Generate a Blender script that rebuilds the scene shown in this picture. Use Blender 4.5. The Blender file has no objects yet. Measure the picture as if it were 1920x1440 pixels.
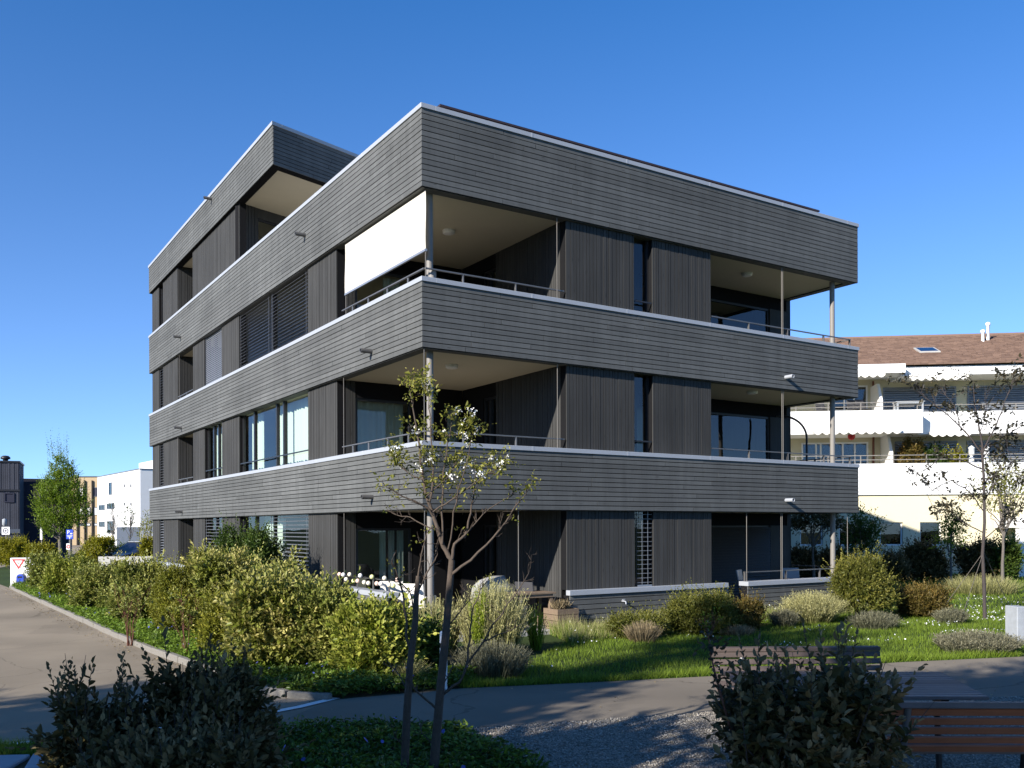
import bpy, math, random
import numpy as np
from mathutils import Vector, Matrix
random.seed(7); rng = np.random.default_rng(11)
R = math.radians
sc = bpy.context.scene
COL = sc.collection

# ------------------------------------------------------------------ camera
F = 1714.0                      # focal length in pixels of the 1920 wide frame
E = 2.05                        # eye height above the lawn
ROLL = 0.0031
def yh(px): return 988.2 - (px - 960) * ROLL
def G(px, py, z=0.0):           # point at height z seen at that pixel
    t = (E - z) * F / (py - yh(px))
    return Vector(((px - 960) / F * t, t, z))
def D(px, py, d):               # point at distance d seen at that pixel
    return Vector(((px - 960) / F * d, d, E - (py - yh(px)) / F * d))
cam_d = bpy.data.cameras.new('camera'); cam = bpy.data.objects.new('camera', cam_d); COL.objects.link(cam)
cam.location = (0, 0, E); cam.rotation_euler = (R(90), 0, 0)
cam.rotation_euler = (Matrix.Rotation(R(90), 3, 'X') @ Matrix.Rotation(-ROLL, 3, 'Z')).to_euler()
cam_d.sensor_width = 36; cam_d.lens = F / 1920 * 36; cam_d.shift_y = (988.2 - 720) / 1920
cam_d.clip_end = 3000; cam_d.clip_start = 0.1
sc.camera = cam

# ------------------------------------------------------------------ light
TH = math.atan2(.541, .841)
dF = Vector((math.cos(TH), math.sin(TH), 0)); dL = Vector((-math.sin(TH), math.cos(TH), 0))
CORNER = Vector((-1.58, 16.2, 0))
nF = -dL; nL = -dF
S = (nF * .78 + nL * 2.9 + Vector((0, 0, 1.4))).normalized()
EL = math.asin(S.z); AZ = math.atan2(S.x, S.y)
ld = bpy.data.lights.new('sun', 'SUN'); lo = bpy.data.objects.new('sun', ld); COL.objects.link(lo)
ld.energy = 5.0; ld.angle = R(.55); ld.color = (1, .94, .86)
lo.rotation_euler = S.to_track_quat('Z', 'Y').to_euler()
w = bpy.data.worlds.new('World'); sc.world = w; w.use_nodes = True
nt = w.node_tree
sky = nt.nodes.new('ShaderNodeTexSky'); sky.sky_type = 'NISHITA'; sky.sun_disc = False
sky.sun_elevation = EL; sky.sun_rotation = AZ; sky.altitude = 6000; sky.air_density = 1.4; sky.dust_density = 0; sky.ozone_density = 10
bg = nt.nodes['Background']; bg.inputs['Strength'].default_value = .134
hs = nt.nodes.new('ShaderNodeHueSaturation'); hs.inputs['Saturation'].default_value = 1.02; hs.inputs['Hue'].default_value = .4945
tcw = nt.nodes.new('ShaderNodeTexCoord'); sxw = nt.nodes.new('ShaderNodeSeparateXYZ'); nt.links.new(tcw.outputs['Generated'], sxw.inputs[0])
for a_, b_, inp in ((.83, 1.04, 'Saturation'), (.85, 1.0, 'Value')):     # a little pale haze low in the sky
    mrw = nt.nodes.new('ShaderNodeMapRange'); mrw.inputs['From Max'].default_value = .5; mrw.inputs['To Min'].default_value = a_; mrw.inputs['To Max'].default_value = b_
    nt.links.new(sxw.outputs['Z'], mrw.inputs['Value']); nt.links.new(mrw.outputs[0], hs.inputs[inp])
nt.links.new(sky.outputs[0], hs.inputs['Color']); nt.links.new(hs.outputs[0], bg.inputs[0])
vs = sc.view_settings; sc.display_settings.display_device = 'sRGB'
vs.view_transform = 'Standard'; vs.look = 'None'; vs.exposure = 0.88; vs.gamma = 1
sc.cycles.use_denoising = True
sc.cycles.max_bounces = 8; sc.cycles.transparent_max_bounces = 16; sc.cycles.sample_clamp_indirect = 4
sc.cycles.caustics_reflective = False; sc.cycles.caustics_refractive = False

# ------------------------------------------------------------------ materials
M = {}
def newmat(name):
    m = bpy.data.materials.new(name); m.use_nodes = True
    n = m.node_tree.nodes; l = m.node_tree.links
    return m, n, l, n['Principled BSDF']
def node(n, t, **kw):
    x = n.new(t)
    for k, v in kw.items():
        if k in x.inputs: x.inputs[k].default_value = v
        else: setattr(x, k, v)
    return x
def mixcol(n, l, fac, a, b, blend='MIX'):
    x = n.new('ShaderNodeMix'); x.data_type = 'RGBA'; x.blend_type = blend
    for s, v in ((0, fac), (6, a), (7, b)):
        if isinstance(v, bpy.types.NodeSocket): l.new(v, x.inputs[s])
        elif s == 0: x.inputs[0].default_value = v
        else: x.inputs[s].default_value = (*v, 1)
    return x.outputs[2]
def plain(name, c, rough=.6, metal=0, spec=.4, noise=.12, scale=6, bump=0):
    m, n, l, b = newmat(name)
    tc = n.new('ShaderNodeTexCoord')
    nz = node(n, 'ShaderNodeTexNoise', Scale=scale, Detail=6.0, Roughness=.6)
    l.new(tc.outputs['Object'], nz.inputs['Vector'])
    c0 = tuple(x * (1 - noise) for x in c); c1 = tuple(min(1, x * (1 + noise)) for x in c)
    l.new(mixcol(n, l, nz.outputs['Fac'], c0, c1), b.inputs['Base Color'])
    b.inputs['Roughness'].default_value = rough; b.inputs['Metallic'].default_value = metal
    b.inputs['Specular IOR Level'].default_value = spec
    if bump:
        bp = node(n, 'ShaderNodeBump', Strength=.5, Distance=bump); l.new(nz.outputs['Fac'], bp.inputs['Height']); l.new(bp.outputs[0], b.inputs['Normal'])
    M[name] = m; return m
def wood(name, c0, c1, vertical=False, rough=.75, grain=1.0, spec=.15, tonevar=1.0):
    """stained timber boards: grain along the board, knots, one tone per board"""
    m, n, l, b = newmat(name)
    tc = n.new('ShaderNodeTexCoord'); at = n.new('ShaderNodeAttribute'); at.attribute_name = 'tone'
    mp = n.new('ShaderNodeMapping'); mp.inputs['Scale'].default_value = (35, 35, .9) if vertical else (1.0, 1.0, 45)
    cmb = node(n, 'ShaderNodeVectorMath', operation='MULTIPLY_ADD')
    l.new(at.outputs['Fac'], cmb.inputs[0]); cmb.inputs[1].default_value = (7, 13, 5); l.new(tc.outputs['Object'], cmb.inputs[2])
    l.new(cmb.outputs[0], mp.inputs['Vector'])
    nz = node(n, 'ShaderNodeTexNoise', Scale=1.6, Detail=5.0, Roughness=.65, Distortion=.6); l.new(mp.outputs[0], nz.inputs['Vector'])
    mp2 = n.new('ShaderNodeMapping'); mp2.inputs['Scale'].default_value = (9, 9, 2.2) if vertical else (2.2, 2.2, 9)
    l.new(cmb.outputs[0], mp2.inputs['Vector'])
    vo = node(n, 'ShaderNodeTexVoronoi', Scale=1.0); l.new(mp2.outputs[0], vo.inputs['Vector'])
    kn = node(n, 'ShaderNodeMapRange'); kn.inputs['From Min'].default_value = .05; kn.inputs['From Max'].default_value = .13; kn.inputs['To Min'].default_value = .45; kn.inputs['To Max'].default_value = 0
    l.new(vo.outputs['Distance'], kn.inputs['Value'])
    big = node(n, 'ShaderNodeTexNoise', Scale=.5, Detail=3.0); l.new(tc.outputs['Object'], big.inputs['Vector'])
    col = mixcol(n, l, nz.outputs['Fac'], c0, c1)
    tr = node(n, 'ShaderNodeMapRange'); tr.inputs['To Min'].default_value = 1 - .13 * tonevar; tr.inputs['To Max'].default_value = 1 + .12 * tonevar; l.new(at.outputs['Fac'], tr.inputs['Value'])
    br = node(n, 'ShaderNodeMapRange'); br.inputs['From Min'].default_value = .3; br.inputs['From Max'].default_value = .7; br.inputs['To Min'].default_value = .86; br.inputs['To Max'].default_value = 1.12; l.new(big.outputs['Fac'], br.inputs['Value'])
    mu = node(n, 'ShaderNodeMath', operation='MULTIPLY'); l.new(tr.outputs[0], mu.inputs[0]); l.new(br.outputs[0], mu.inputs[1])
    smp = n.new('ShaderNodeMapping'); smp.inputs['Scale'].default_value = (3.2, 3.2, .35); l.new(tc.outputs['Object'], smp.inputs['Vector'])
    sn = node(n, 'ShaderNodeTexNoise', Scale=1.3, Detail=6.0, Roughness=.7); l.new(smp.outputs[0], sn.inputs['Vector'])
    sr = node(n, 'ShaderNodeMapRange'); sr.inputs['From Min'].default_value = .32; sr.inputs['From Max'].default_value = .68; sr.inputs['To Min'].default_value = .87; sr.inputs['To Max'].default_value = 1.13; l.new(sn.outputs['Fac'], sr.inputs['Value'])
    m3 = node(n, 'ShaderNodeMath', operation='MULTIPLY'); l.new(mu.outputs[0], m3.inputs[0]); l.new(sr.outputs[0], m3.inputs[1])
    vm = node(n, 'ShaderNodeVectorMath', operation='SCALE'); l.new(col, vm.inputs[0]); l.new(m3.outputs[0], vm.inputs['Scale'])
    l.new(mixcol(n, l, kn.outputs[0], vm.outputs[0], tuple(x * .35 for x in c0)), b.inputs['Base Color'])
    b.inputs['Roughness'].default_value = rough; b.inputs['Specular IOR Level'].default_value = spec
    bp = node(n, 'ShaderNodeBump', Strength=.35 * grain, Distance=.004); l.new(nz.outputs['Fac'], bp.inputs['Height']); l.new(bp.outputs[0], b.inputs['Normal'])
    M[name] = m; return m
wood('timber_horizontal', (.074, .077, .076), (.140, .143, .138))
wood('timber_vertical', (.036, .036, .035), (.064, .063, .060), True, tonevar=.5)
wood('bench_wood', (.20, .062, .026), (.40, .135, .06), rough=.5, spec=.3)
wood('bench_grey', (.075, .056, .047), (.17, .13, .112), rough=.55, spec=.25, tonevar=3)
wood('crate_wood', (.13, .095, .065), (.25, .185, .13))
wood('far_dark_cladding', (.040, .043, .055), (.075, .08, .10), True)
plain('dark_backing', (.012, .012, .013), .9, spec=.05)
plain('coping_metal', (.35, .37, .40), .5, .08, noise=.06, scale=1.5)
plain('frame_metal', (.030, .030, .033), .4, .3)
plain('rail_metal', (.16, .155, .15), .42, .5)
plain('steel_paint', (.21, .195, .175), .55, .0, noise=.05)
plain('soffit', (.55, .49, .36), .85, noise=.06, scale=2.0)
plain('plinth', (.22, .22, .22), .9, bump=.01, scale=20)
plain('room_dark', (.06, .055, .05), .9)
plain('white_fabric', (.78, .75, .68), .85, noise=.02)
plain('slat_grey', (.22, .22, .225), .4, .5, noise=.05)
plain('slat_light', (.32, .34, .37), .35, .5, noise=.05)
plain('slat_brown', (.045, .036, .028), .45, .3)
plain('white_render', (.74, .74, .72), .9, noise=.04, scale=.8)
plain('cream_render', (.64, .58, .40), .9, noise=.05, scale=.8)
plain('tan_render', (.40, .30, .18), .85, noise=.08, scale=.6)
plain('navy_panel', (.02, .022, .04), .7)
plain('slate_panel', (.07, .085, .11), .7)
plain('deck', (.25, .23, .20), .9, noise=.2, scale=9)
plain('concrete', (.40, .39, .36), .9, noise=.18, scale=9, bump=.004)
plain('kerb_granite', (.19, .175, .15), .9, noise=.4, scale=40, bump=.01)
plain('bark_dark', (.055, .045, .042), .9, noise=.5, scale=30, bump=.02)
plain('bark_young', (.075, .056, .042), .9, noise=.45, scale=28, bump=.015)
plain('bark_grey', (.13, .115, .10), .9, noise=.4, scale=25, bump=.02)
plain('bark_red', (.14, .055, .035), .7, noise=.3, scale=20)
plain('soil', (.05, .04, .028), .95, noise=.5, scale=8, bump=.04)
plain('white_paint', (.72, .72, .70), .8, noise=.25, scale=18)
plain('black_metal', (.015, .015, .016), .45, .4)
plain('blue_paint', (.01, .05, .42), .45, noise=.05)
plain('red_paint', (.60, .03, .03), .5, noise=.05)
plain('white_sign', (.78, .78, .77), .5, noise=.02)
plain('car_paint', (.012, .015, .035), .25, .2, spec=.8, noise=.02)
plain('tyre', (.015, .015, .015), .8)
plain('cover_grey', (.30, .30, .30), .8, noise=.15, scale=9)
plain('lantern_pink', (.85, .60, .50), .7); plain('lantern_cream', (.85, .78, .60), .7); plain('lantern_green', (.75, .75, .35), .7); plain('lantern_white', (.85, .82, .8), .7)
plain('terracotta_pipe', (.16, .06, .035), .5)
plain('dry_plant', (.34, .20, .12), .9)
plain('slab_concrete', (.30, .32, .34), .9, noise=.2, scale=12)
plain('solar_face', (.012, .013, .03), .15, spec=.8)
plain('solar_edge', (.04, .025, .025), .5)
plain('lamp_glass', (.75, .72, .66), .4)
plain('dark_seat', (.05, .05, .055), .7)

def glass(name, tint, extra, gain=1.5):
    m = bpy.data.materials.new(name); m.use_nodes = True; n = m.node_tree.nodes; l = m.node_tree.links
    n.remove(n['Principled BSDF']); out = n['Material Output']
    tr = n.new('ShaderNodeBsdfTransparent'); tr.inputs[0].default_value = (*tint, 1)
    gl = n.new('ShaderNodeBsdfGlossy'); gl.inputs['Roughness'].default_value = .0; gl.inputs[0].default_value = (.95, .97, 1, 1)
    fr = n.new('ShaderNodeFresnel'); fr.inputs[0].default_value = 1.5
    ma = node(n, 'ShaderNodeMath', operation='MULTIPLY_ADD'); ma.inputs[1].default_value = gain; ma.inputs[2].default_value = extra; ma.use_clamp = True
    l.new(fr.outputs[0], ma.inputs[0])
    tc = n.new('ShaderNodeTexCoord'); nz = node(n, 'ShaderNodeTexNoise', Scale=.9, Detail=1.0); l.new(tc.outputs['Object'], nz.inputs['Vector'])
    bp = node(n, 'ShaderNodeBump', Strength=.06, Distance=.05); l.new(nz.outputs['Fac'], bp.inputs['Height']); l.new(bp.outputs[0], gl.inputs['Normal'])
    mx = n.new('ShaderNodeMixShader'); l.new(ma.outputs[0], mx.inputs[0]); l.new(tr.outputs[0], mx.inputs[1]); l.new(gl.outputs[0], mx.inputs[2])
    l.new(mx.outputs[0], out.inputs[0]); M[name] = m
glass('glass', (.80, .87, .83), .03, .85); glass('far_glass', (.35, .40, .44), .03, 1.1)

def fabric(name, c, trans):
    m, n, l, b = newmat(name); tc = n.new('ShaderNodeTexCoord'); wv = node(n, 'ShaderNodeTexWave', Scale=60.0, Distortion=1.5); l.new(tc.outputs['Object'], wv.inputs['Vector'])
    col = mixcol(n, l, wv.outputs['Fac'], tuple(x * .94 for x in c), c); l.new(col, b.inputs['Base Color']); b.inputs['Roughness'].default_value = .9
    t = n.new('ShaderNodeBsdfTranslucent'); l.new(col, t.inputs[0]); mx = n.new('ShaderNodeMixShader'); mx.inputs[0].default_value = trans
    l.new(b.outputs[0], mx.inputs[1]); l.new(t.outputs[0], mx.inputs[2]); l.new(mx.outputs[0], n['Material Output'].inputs[0]); M[name] = m
fabric('blind_fabric', (.82, .79, .71), .38)
def curtain_mat():
    m, n, l, b = newmat('curtain')
    b.inputs['Base Color'].default_value = (.62, .66, .60, 1); b.inputs['Roughness'].default_value = .9
    M['curtain'] = m
curtain_mat()

def leafmat(name, old, young, trans=.35, rough=.45, spec=.3):
    m, n, l, b = newmat(name); out = n['Material Output']
    at = n.new('ShaderNodeAttribute'); at.attribute_name = 'tone'; ah = n.new('ShaderNodeAttribute'); ah.attribute_name = 'young'
    c = mixcol(n, l, ah.outputs['Fac'], old, young)
    tr = node(n, 'ShaderNodeMapRange'); tr.inputs['To Min'].default_value = .55; tr.inputs['To Max'].default_value = 1.45; l.new(at.outputs['Fac'], tr.inputs['Value'])
    vm = node(n, 'ShaderNodeVectorMath', operation='SCALE'); l.new(c, vm.inputs[0]); l.new(tr.outputs[0], vm.inputs['Scale'])
    l.new(vm.outputs[0], b.inputs['Base Color']); b.inputs['Roughness'].default_value = rough; b.inputs['Specular IOR Level'].default_value = spec
    t = n.new('ShaderNodeBsdfTranslucent'); l.new(vm.outputs[0], t.inputs[0])
    mx = n.new('ShaderNodeMixShader'); mx.inputs[0].default_value = trans
    l.new(b.outputs[0], mx.inputs[1]); l.new(t.outputs[0], mx.inputs[2]); l.new(mx.outputs[0], out.inputs[0])
    M[name] = m
leafmat('leaf_hedge', (.15, .185, .030), (.50, .46, .14), .3)
leafmat('leaf_olive', (.085, .10, .016), (.25, .225, .045), .3)
leafmat('leaf_hedge_red', (.17, .20, .024), (.52, .45, .16), .3)
leafmat('leaf_hedge_fresh', (.155, .20, .018), (.44, .42, .09), .3)
leafmat('leaf_hedge_fine', (.14, .155, .014), (.37, .34, .05), .3)
leafmat('leaf_dark', (.062, .056, .018), (.25, .185, .095), .15, .5, .12)
leafmat('leaf_mid', (.045, .085, .014), (.13, .17, .03))
leafmat('leaf_bright', (.12, .20, .015), (.30, .36, .035), .45)
leafmat('leaf_ground', (.050, .10, .012), (.14, .20, .025), .3, .4)
leafmat('leaf_grass', (.085, .15, .011), (.22, .29, .03), .35, .6)
leafmat('leaf_straw', (.21, .215, .07), (.44, .41, .19), .3, .8)
leafmat('leaf_lavender', (.10, .112, .06), (.22, .205, .13), .3, .8)
leafmat('leaf_strip', (.075, .15, .012), (.20, .28, .03), .35, .5)
leafmat('leaf_yellow', (.18, .185, .012), (.42, .35, .014), .35)
leafmat('leaf_rust', (.10, .085, .02), (.32, .19, .05))
leafmat('leaf_sapling', (.17, .18, .03), (.42, .38, .08), .45)
leafmat('leaf_young_dark', (.030, .030, .018), (.10, .075, .035), .3)
leafmat('leaf_shade', (.035, .06, .012), (.06, .09, .02), .2)
leafmat('petal_white', (.80, .80, .78), (.9, .88, .85), .2)
leafmat('petal_blue', (.11, .12, .40), (.2, .2, .5), .2)
leafmat('dry_grass', (.20, .155, .085), (.34, .27, .16), .3, .8)

# ------------------------------------------------------------------ objects
def tag(o, label=None, cat=None, group=None, kind=None):
    if label: o['label'] = label
    if cat: o['category'] = cat
    if group: o['group'] = group
    if kind: o['kind'] = kind
    return o
def empty(name, loc=(0, 0, 0), rz=0, label=None, cat=None, group=None):
    o = bpy.data.objects.new(name, None); COL.objects.link(o); o.location = loc; o.rotation_euler = (0, 0, rz); o.empty_display_size = .2
    return tag(o, label, cat, group)
def copy_tree(o, parent=None, loc=None, rz=None):
    kids = list(o.children); c = o.copy(); COL.objects.link(c)
    if parent: c.parent = parent
    if loc is not None: c.location = loc
    if rz is not None: c.rotation_euler = (0, 0, rz)
    for k in kids: copy_tree(k, c)
    return c

class MB:
    def __init__(s): s.v = []; s.f = []; s.t = []; s.m = []; s.sm = []
    def add(s, vs, fs, tone=None, mat=0, smooth=False):
        o = len(s.v); s.v.extend([tuple(x) for x in vs])
        t = random.random() if tone is None else tone
        for f in fs: s.f.append([i + o for i in f]); s.t.append(t); s.m.append(mat); s.sm.append(smooth)
    def box(s, x0, x1, y0, y1, z0, z1, tone=None, mat=0):
        if x0 > x1: x0, x1 = x1, x0
        if y0 > y1: y0, y1 = y1, y0
        s.add([(x0, y0, z0), (x1, y0, z0), (x1, y1, z0), (x0, y1, z0), (x0, y0, z1), (x1, y0, z1), (x1, y1, z1), (x0, y1, z1)],
              [(0, 3, 2, 1), (4, 5, 6, 7), (0, 1, 5, 4), (1, 2, 6, 5), (2, 3, 7, 6), (3, 0, 4, 7)], tone, mat)
    def fbox(s, face, a0, a1, d0, d1, z0, z1, tone=None, mat=0):
        if face == 'left': s.box(d0, d1, a0, a1, z0, z1, tone, mat)
        else: s.box(a0, a1, d0, d1, z0, z1, tone, mat)
    def prism(s, poly, z0, z1, tone=None, mat=0):
        n = len(poly)
        a = sum(poly[i][0] * poly[(i + 1) % n][1] - poly[(i + 1) % n][0] * poly[i][1] for i in range(n))
        if a < 0: poly = poly[::-1]
        vs = [(p[0], p[1], z0) for p in poly] + [(p[0], p[1], z1) for p in poly]
        fs = [tuple(range(n - 1, -1, -1)), tuple(range(n, 2 * n))] + [(i, (i + 1) % n, n + (i + 1) % n, n + i) for i in range(n)]
        s.add(vs, fs, tone, mat)
    def extr(s, poly, x0, x1, tone=None, mat=0):    # (y,z) polygon swept along x
        n = len(poly)
        vs = [(x0, p[0], p[1]) for p in poly] + [(x1, p[0], p[1]) for p in poly]
        s.add(vs, [tuple(range(n - 1, -1, -1)), tuple(range(n, 2 * n))] + [(i, (i + 1) % n, n + (i + 1) % n, n + i) for i in range(n)], tone, mat)
    def tube(s, pts, rad, n=6, tone=None, mat=0, cap=True):
        pts = [Vector(p) for p in pts]
        if not hasattr(rad, '__len__'): rad = [rad] * len(pts)
        vs = []; k = len(pts); up = None
        for i, p in enumerate(pts):
            d = (pts[min(i + 1, k - 1)] - pts[max(i - 1, 0)])
            d = d.normalized() if d.length > 1e-9 else Vector((0, 0, 1))
            if up is None: up = Vector((1, 0, 0)) if abs(d.x) < .8 else Vector((0, 1, 0))
            a = d.cross(up).normalized(); b = d.cross(a).normalized(); up = -b if False else up
            for j in range(n):
                t = 2 * math.pi * j / n; vs.append(p + a * math.cos(t) * rad[i] + b * math.sin(t) * rad[i])
        fs = [(i * n + j, i * n + (j + 1) % n, (i + 1) * n + (j + 1) % n, (i + 1) * n + j) for i in range(k - 1) for j in range(n)]
        s.add(vs, fs, tone, mat, True)
        if cap:
            s.add(vs[:n], [tuple(range(n))], tone, mat); s.add(vs[-n:], [tuple(range(n - 1, -1, -1))], tone, mat)
    def lathe(s, prof, c=(0, 0, 0), n=16, tone=None, mat=0):
        vs = []; k = len(prof)
        for r, z in prof:
            for j in range(n):
                t = 2 * math.pi * j / n; vs.append((c[0] + r * math.cos(t), c[1] + r * math.sin(t), c[2] + z))
        s.add(vs, [(i * n + j, i * n + (j + 1) % n, (i + 1) * n + (j + 1) % n, (i + 1) * n + j) for i in range(k - 1) for j in range(n)], tone, mat, True)
    def ball(s, c, r, n=10, mat=0):
        prof = [(max(1e-4, r * math.sin(math.pi * i / n)), -r * math.cos(math.pi * i / n)) for i in range(n + 1)]
        s.lathe(prof, c, 12, mat=mat)
    def quad(s, a, b, c, d, tone=None, mat=0): s.add([a, b, c, d], [(0, 1, 2, 3)], tone, mat)
    def build(s, name, mats, parent=None):
        if not isinstance(mats, (list, tuple)): mats = [mats]
        me = bpy.data.meshes.new(name); me.from_pydata(s.v, [], s.f)
        for m in mats: me.materials.append(M[m])
        me.polygons.foreach_set('material_index', s.m); me.polygons.foreach_set('use_smooth', s.sm)
        at = me.attributes.new('tone', 'FLOAT', 'FACE'); at.data.foreach_set('value', s.t)
        me.update(); o = bpy.data.objects.new(name, me); COL.objects.link(o)
        if parent: o.parent = parent
        return o
def bev(o, wd=.008, seg=1):
    m = o.modifiers.new('bevel', 'BEVEL'); m.width = wd; m.segments = seg; m.limit_method = 'ANGLE'; return o

def np_mesh(name, V, Q, mats, attrs, parent=None, matidx=None):
    """V (n,3), Q (k,m) faces of equal size; attrs: dict of point floats"""
    me = bpy.data.meshes.new(name); k, m = Q.shape
    me.vertices.add(len(V)); me.vertices.foreach_set('co', V.astype(np.float32).ravel())
    me.loops.add(k * m); me.loops.foreach_set('vertex_index', Q.astype(np.int32).ravel())
    me.polygons.add(k); me.polygons.foreach_set('loop_start', np.arange(0, k * m, m, dtype=np.int32))
    try: me.polygons.foreach_set('loop_total', np.full(k, m, dtype=np.int32))
    except Exception: pass
    for mm in mats: me.materials.append(M[mm])
    if matidx is not None: me.polygons.foreach_set('material_index', matidx.astype(np.int32))
    for a, d in attrs.items():
        at = me.attributes.new(a, 'FLOAT', 'POINT'); at.data.foreach_set('value', d.astype(np.float32))
    me.update(calc_edges=True); me.validate()
    o = bpy.data.objects.new(name, me); COL.objects.link(o)
    if parent: o.parent = parent
    return o
def unit(a): return a / np.maximum(1e-9, np.linalg.norm(a, axis=-1, keepdims=True))
def leaf_arrays(P, A, L, W, tone, young, fold=.25, droop=.12):
    n = len(P); A = unit(A)
    s = unit(np.cross(A, unit(rng.normal(size=(n, 3)) + np.array([0, 0, 1.2]))))
    nn = np.cross(s, A); L = L[:, None]; W = W[:, None]
    V = np.empty((n, 6, 3))
    V[:, 0] = P
    V[:, 1] = P + A * L * .32 + s * W * .5 + nn * W * fold
    V[:, 2] = P + A * L * .70 + s * W * .42 + nn * (W * fold - L * droop * .4)
    V[:, 3] = P + A * L - nn * L * droop
    V[:, 4] = P + A * L * .70 - s * W * .42 + nn * (W * fold - L * droop * .4)
    V[:, 5] = P + A * L * .32 - s * W * .5 + nn * W * fold
    o = (np.arange(n) * 6)[:, None]
    Q = np.concatenate([o + np.array([0, 1, 2, 3]), o + np.array([0, 3, 4, 5])], 0)
    return V.reshape(-1, 3), Q, np.repeat(tone, 6), np.repeat(young, 6)
def leaves(name, P, A, L, W, tone, young, mat, parent=None, **kw):
    V, Q, t, y = leaf_arrays(np.asarray(P), np.asarray(A), L, W, tone, young, **kw)
    return np_mesh(name, V, Q, [mat], {'tone': t, 'young': y}, parent)
def shoots(P, Dr, n_leaf, slen, lsize, aspect=.5, splay=.9, youngpow=2.0, yamt=1.0):
    """leafy shoots: n_leaf leaves up each shoot, smaller and younger to the tip"""
    N = len(P); Dr = unit(Dr)
    r = np.tile(np.linspace(.0, 1, n_leaf), (N, 1))
    sl = slen * rng.uniform(.5, 1.4, (N, 1))
    base = P[:, None, :] + Dr[:, None, :] * (r * sl)[:, :, None]
    a = unit(np.cross(Dr, rng.normal(size=(N, 3)))); b = np.cross(Dr, a)
    th = np.arange(n_leaf)[None, :] * 2.4 + rng.uniform(0, 6.28, (N, 1))
    side = a[:, None, :] * np.cos(th)[..., None] + b[:, None, :] * np.sin(th)[..., None]
    ax = side * (splay * (1.15 - .8 * r))[..., None] + Dr[:, None, :] * (.35 + .7 * r)[..., None] + rng.normal(size=(N, n_leaf, 3)) * .22
    L = lsize * rng.uniform(.6, 1.3, (N, n_leaf)) * rng.uniform(.7, 1.25, (N, 1)) * (1.1 - .45 * r)
    lf = .5 + .25 * np.sin(P[:, :1] * 5.1 + 1.7 * np.sin(P[:, 2:] * 4.3)) + .25 * np.sin(P[:, 1:2] * 4.7 + P[:, 2:] * 6.1)
    st = np.clip(.55 * rng.uniform(0, 1, (N, 1)) + .45 * lf, 0, 1)
    tone = np.clip(.55 * st + .45 * rng.uniform(0, 1, (N, n_leaf)), 0, 1)
    sy = rng.uniform(.2, 1.0, (N, 1)) * yamt * (.55 + .9 * lf[:, :1])
    young = np.clip(r ** youngpow * sy + rng.uniform(-.05, .15, (N, n_leaf)), 0, 1)
    return base.reshape(-1, 3), ax.reshape(-1, 3), L.ravel(), (L * aspect).ravel(), tone.ravel(), young.ravel()
def lump_points(lumps, N, lo=.72, hi=1.04, zmin=-.55):
    """points and outward normals over a union of ellipsoids"""
    lumps = np.asarray(lumps, float); wgt = (lumps[:, 3] * lumps[:, 5] + lumps[:, 4] * lumps[:, 5]); wgt /= wgt.sum()
    i = rng.choice(len(lumps), N * 2, p=wgt)
    d = unit(rng.normal(size=(N * 2, 3))); d[:, 2] = np.where(d[:, 2] < zmin, -d[:, 2], d[:, 2])
    rr = rng.uniform(lo ** 2, hi ** 2, N * 2) ** .5
    P = lumps[i, :3] + d * lumps[i, 3:6] * rr[:, None]
    q = ((P[:, None, :] - lumps[None, :, :3]) / lumps[None, :, 3:6]); q = (q ** 2).sum(-1) ** .5
    ok = (q.min(1) > lo * .82) & (P[:, 2] > .03)
    P = P[ok]; n = unit(d[ok] / lumps[i[ok], 3:6])
    return P[:N], n[:N]
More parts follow.
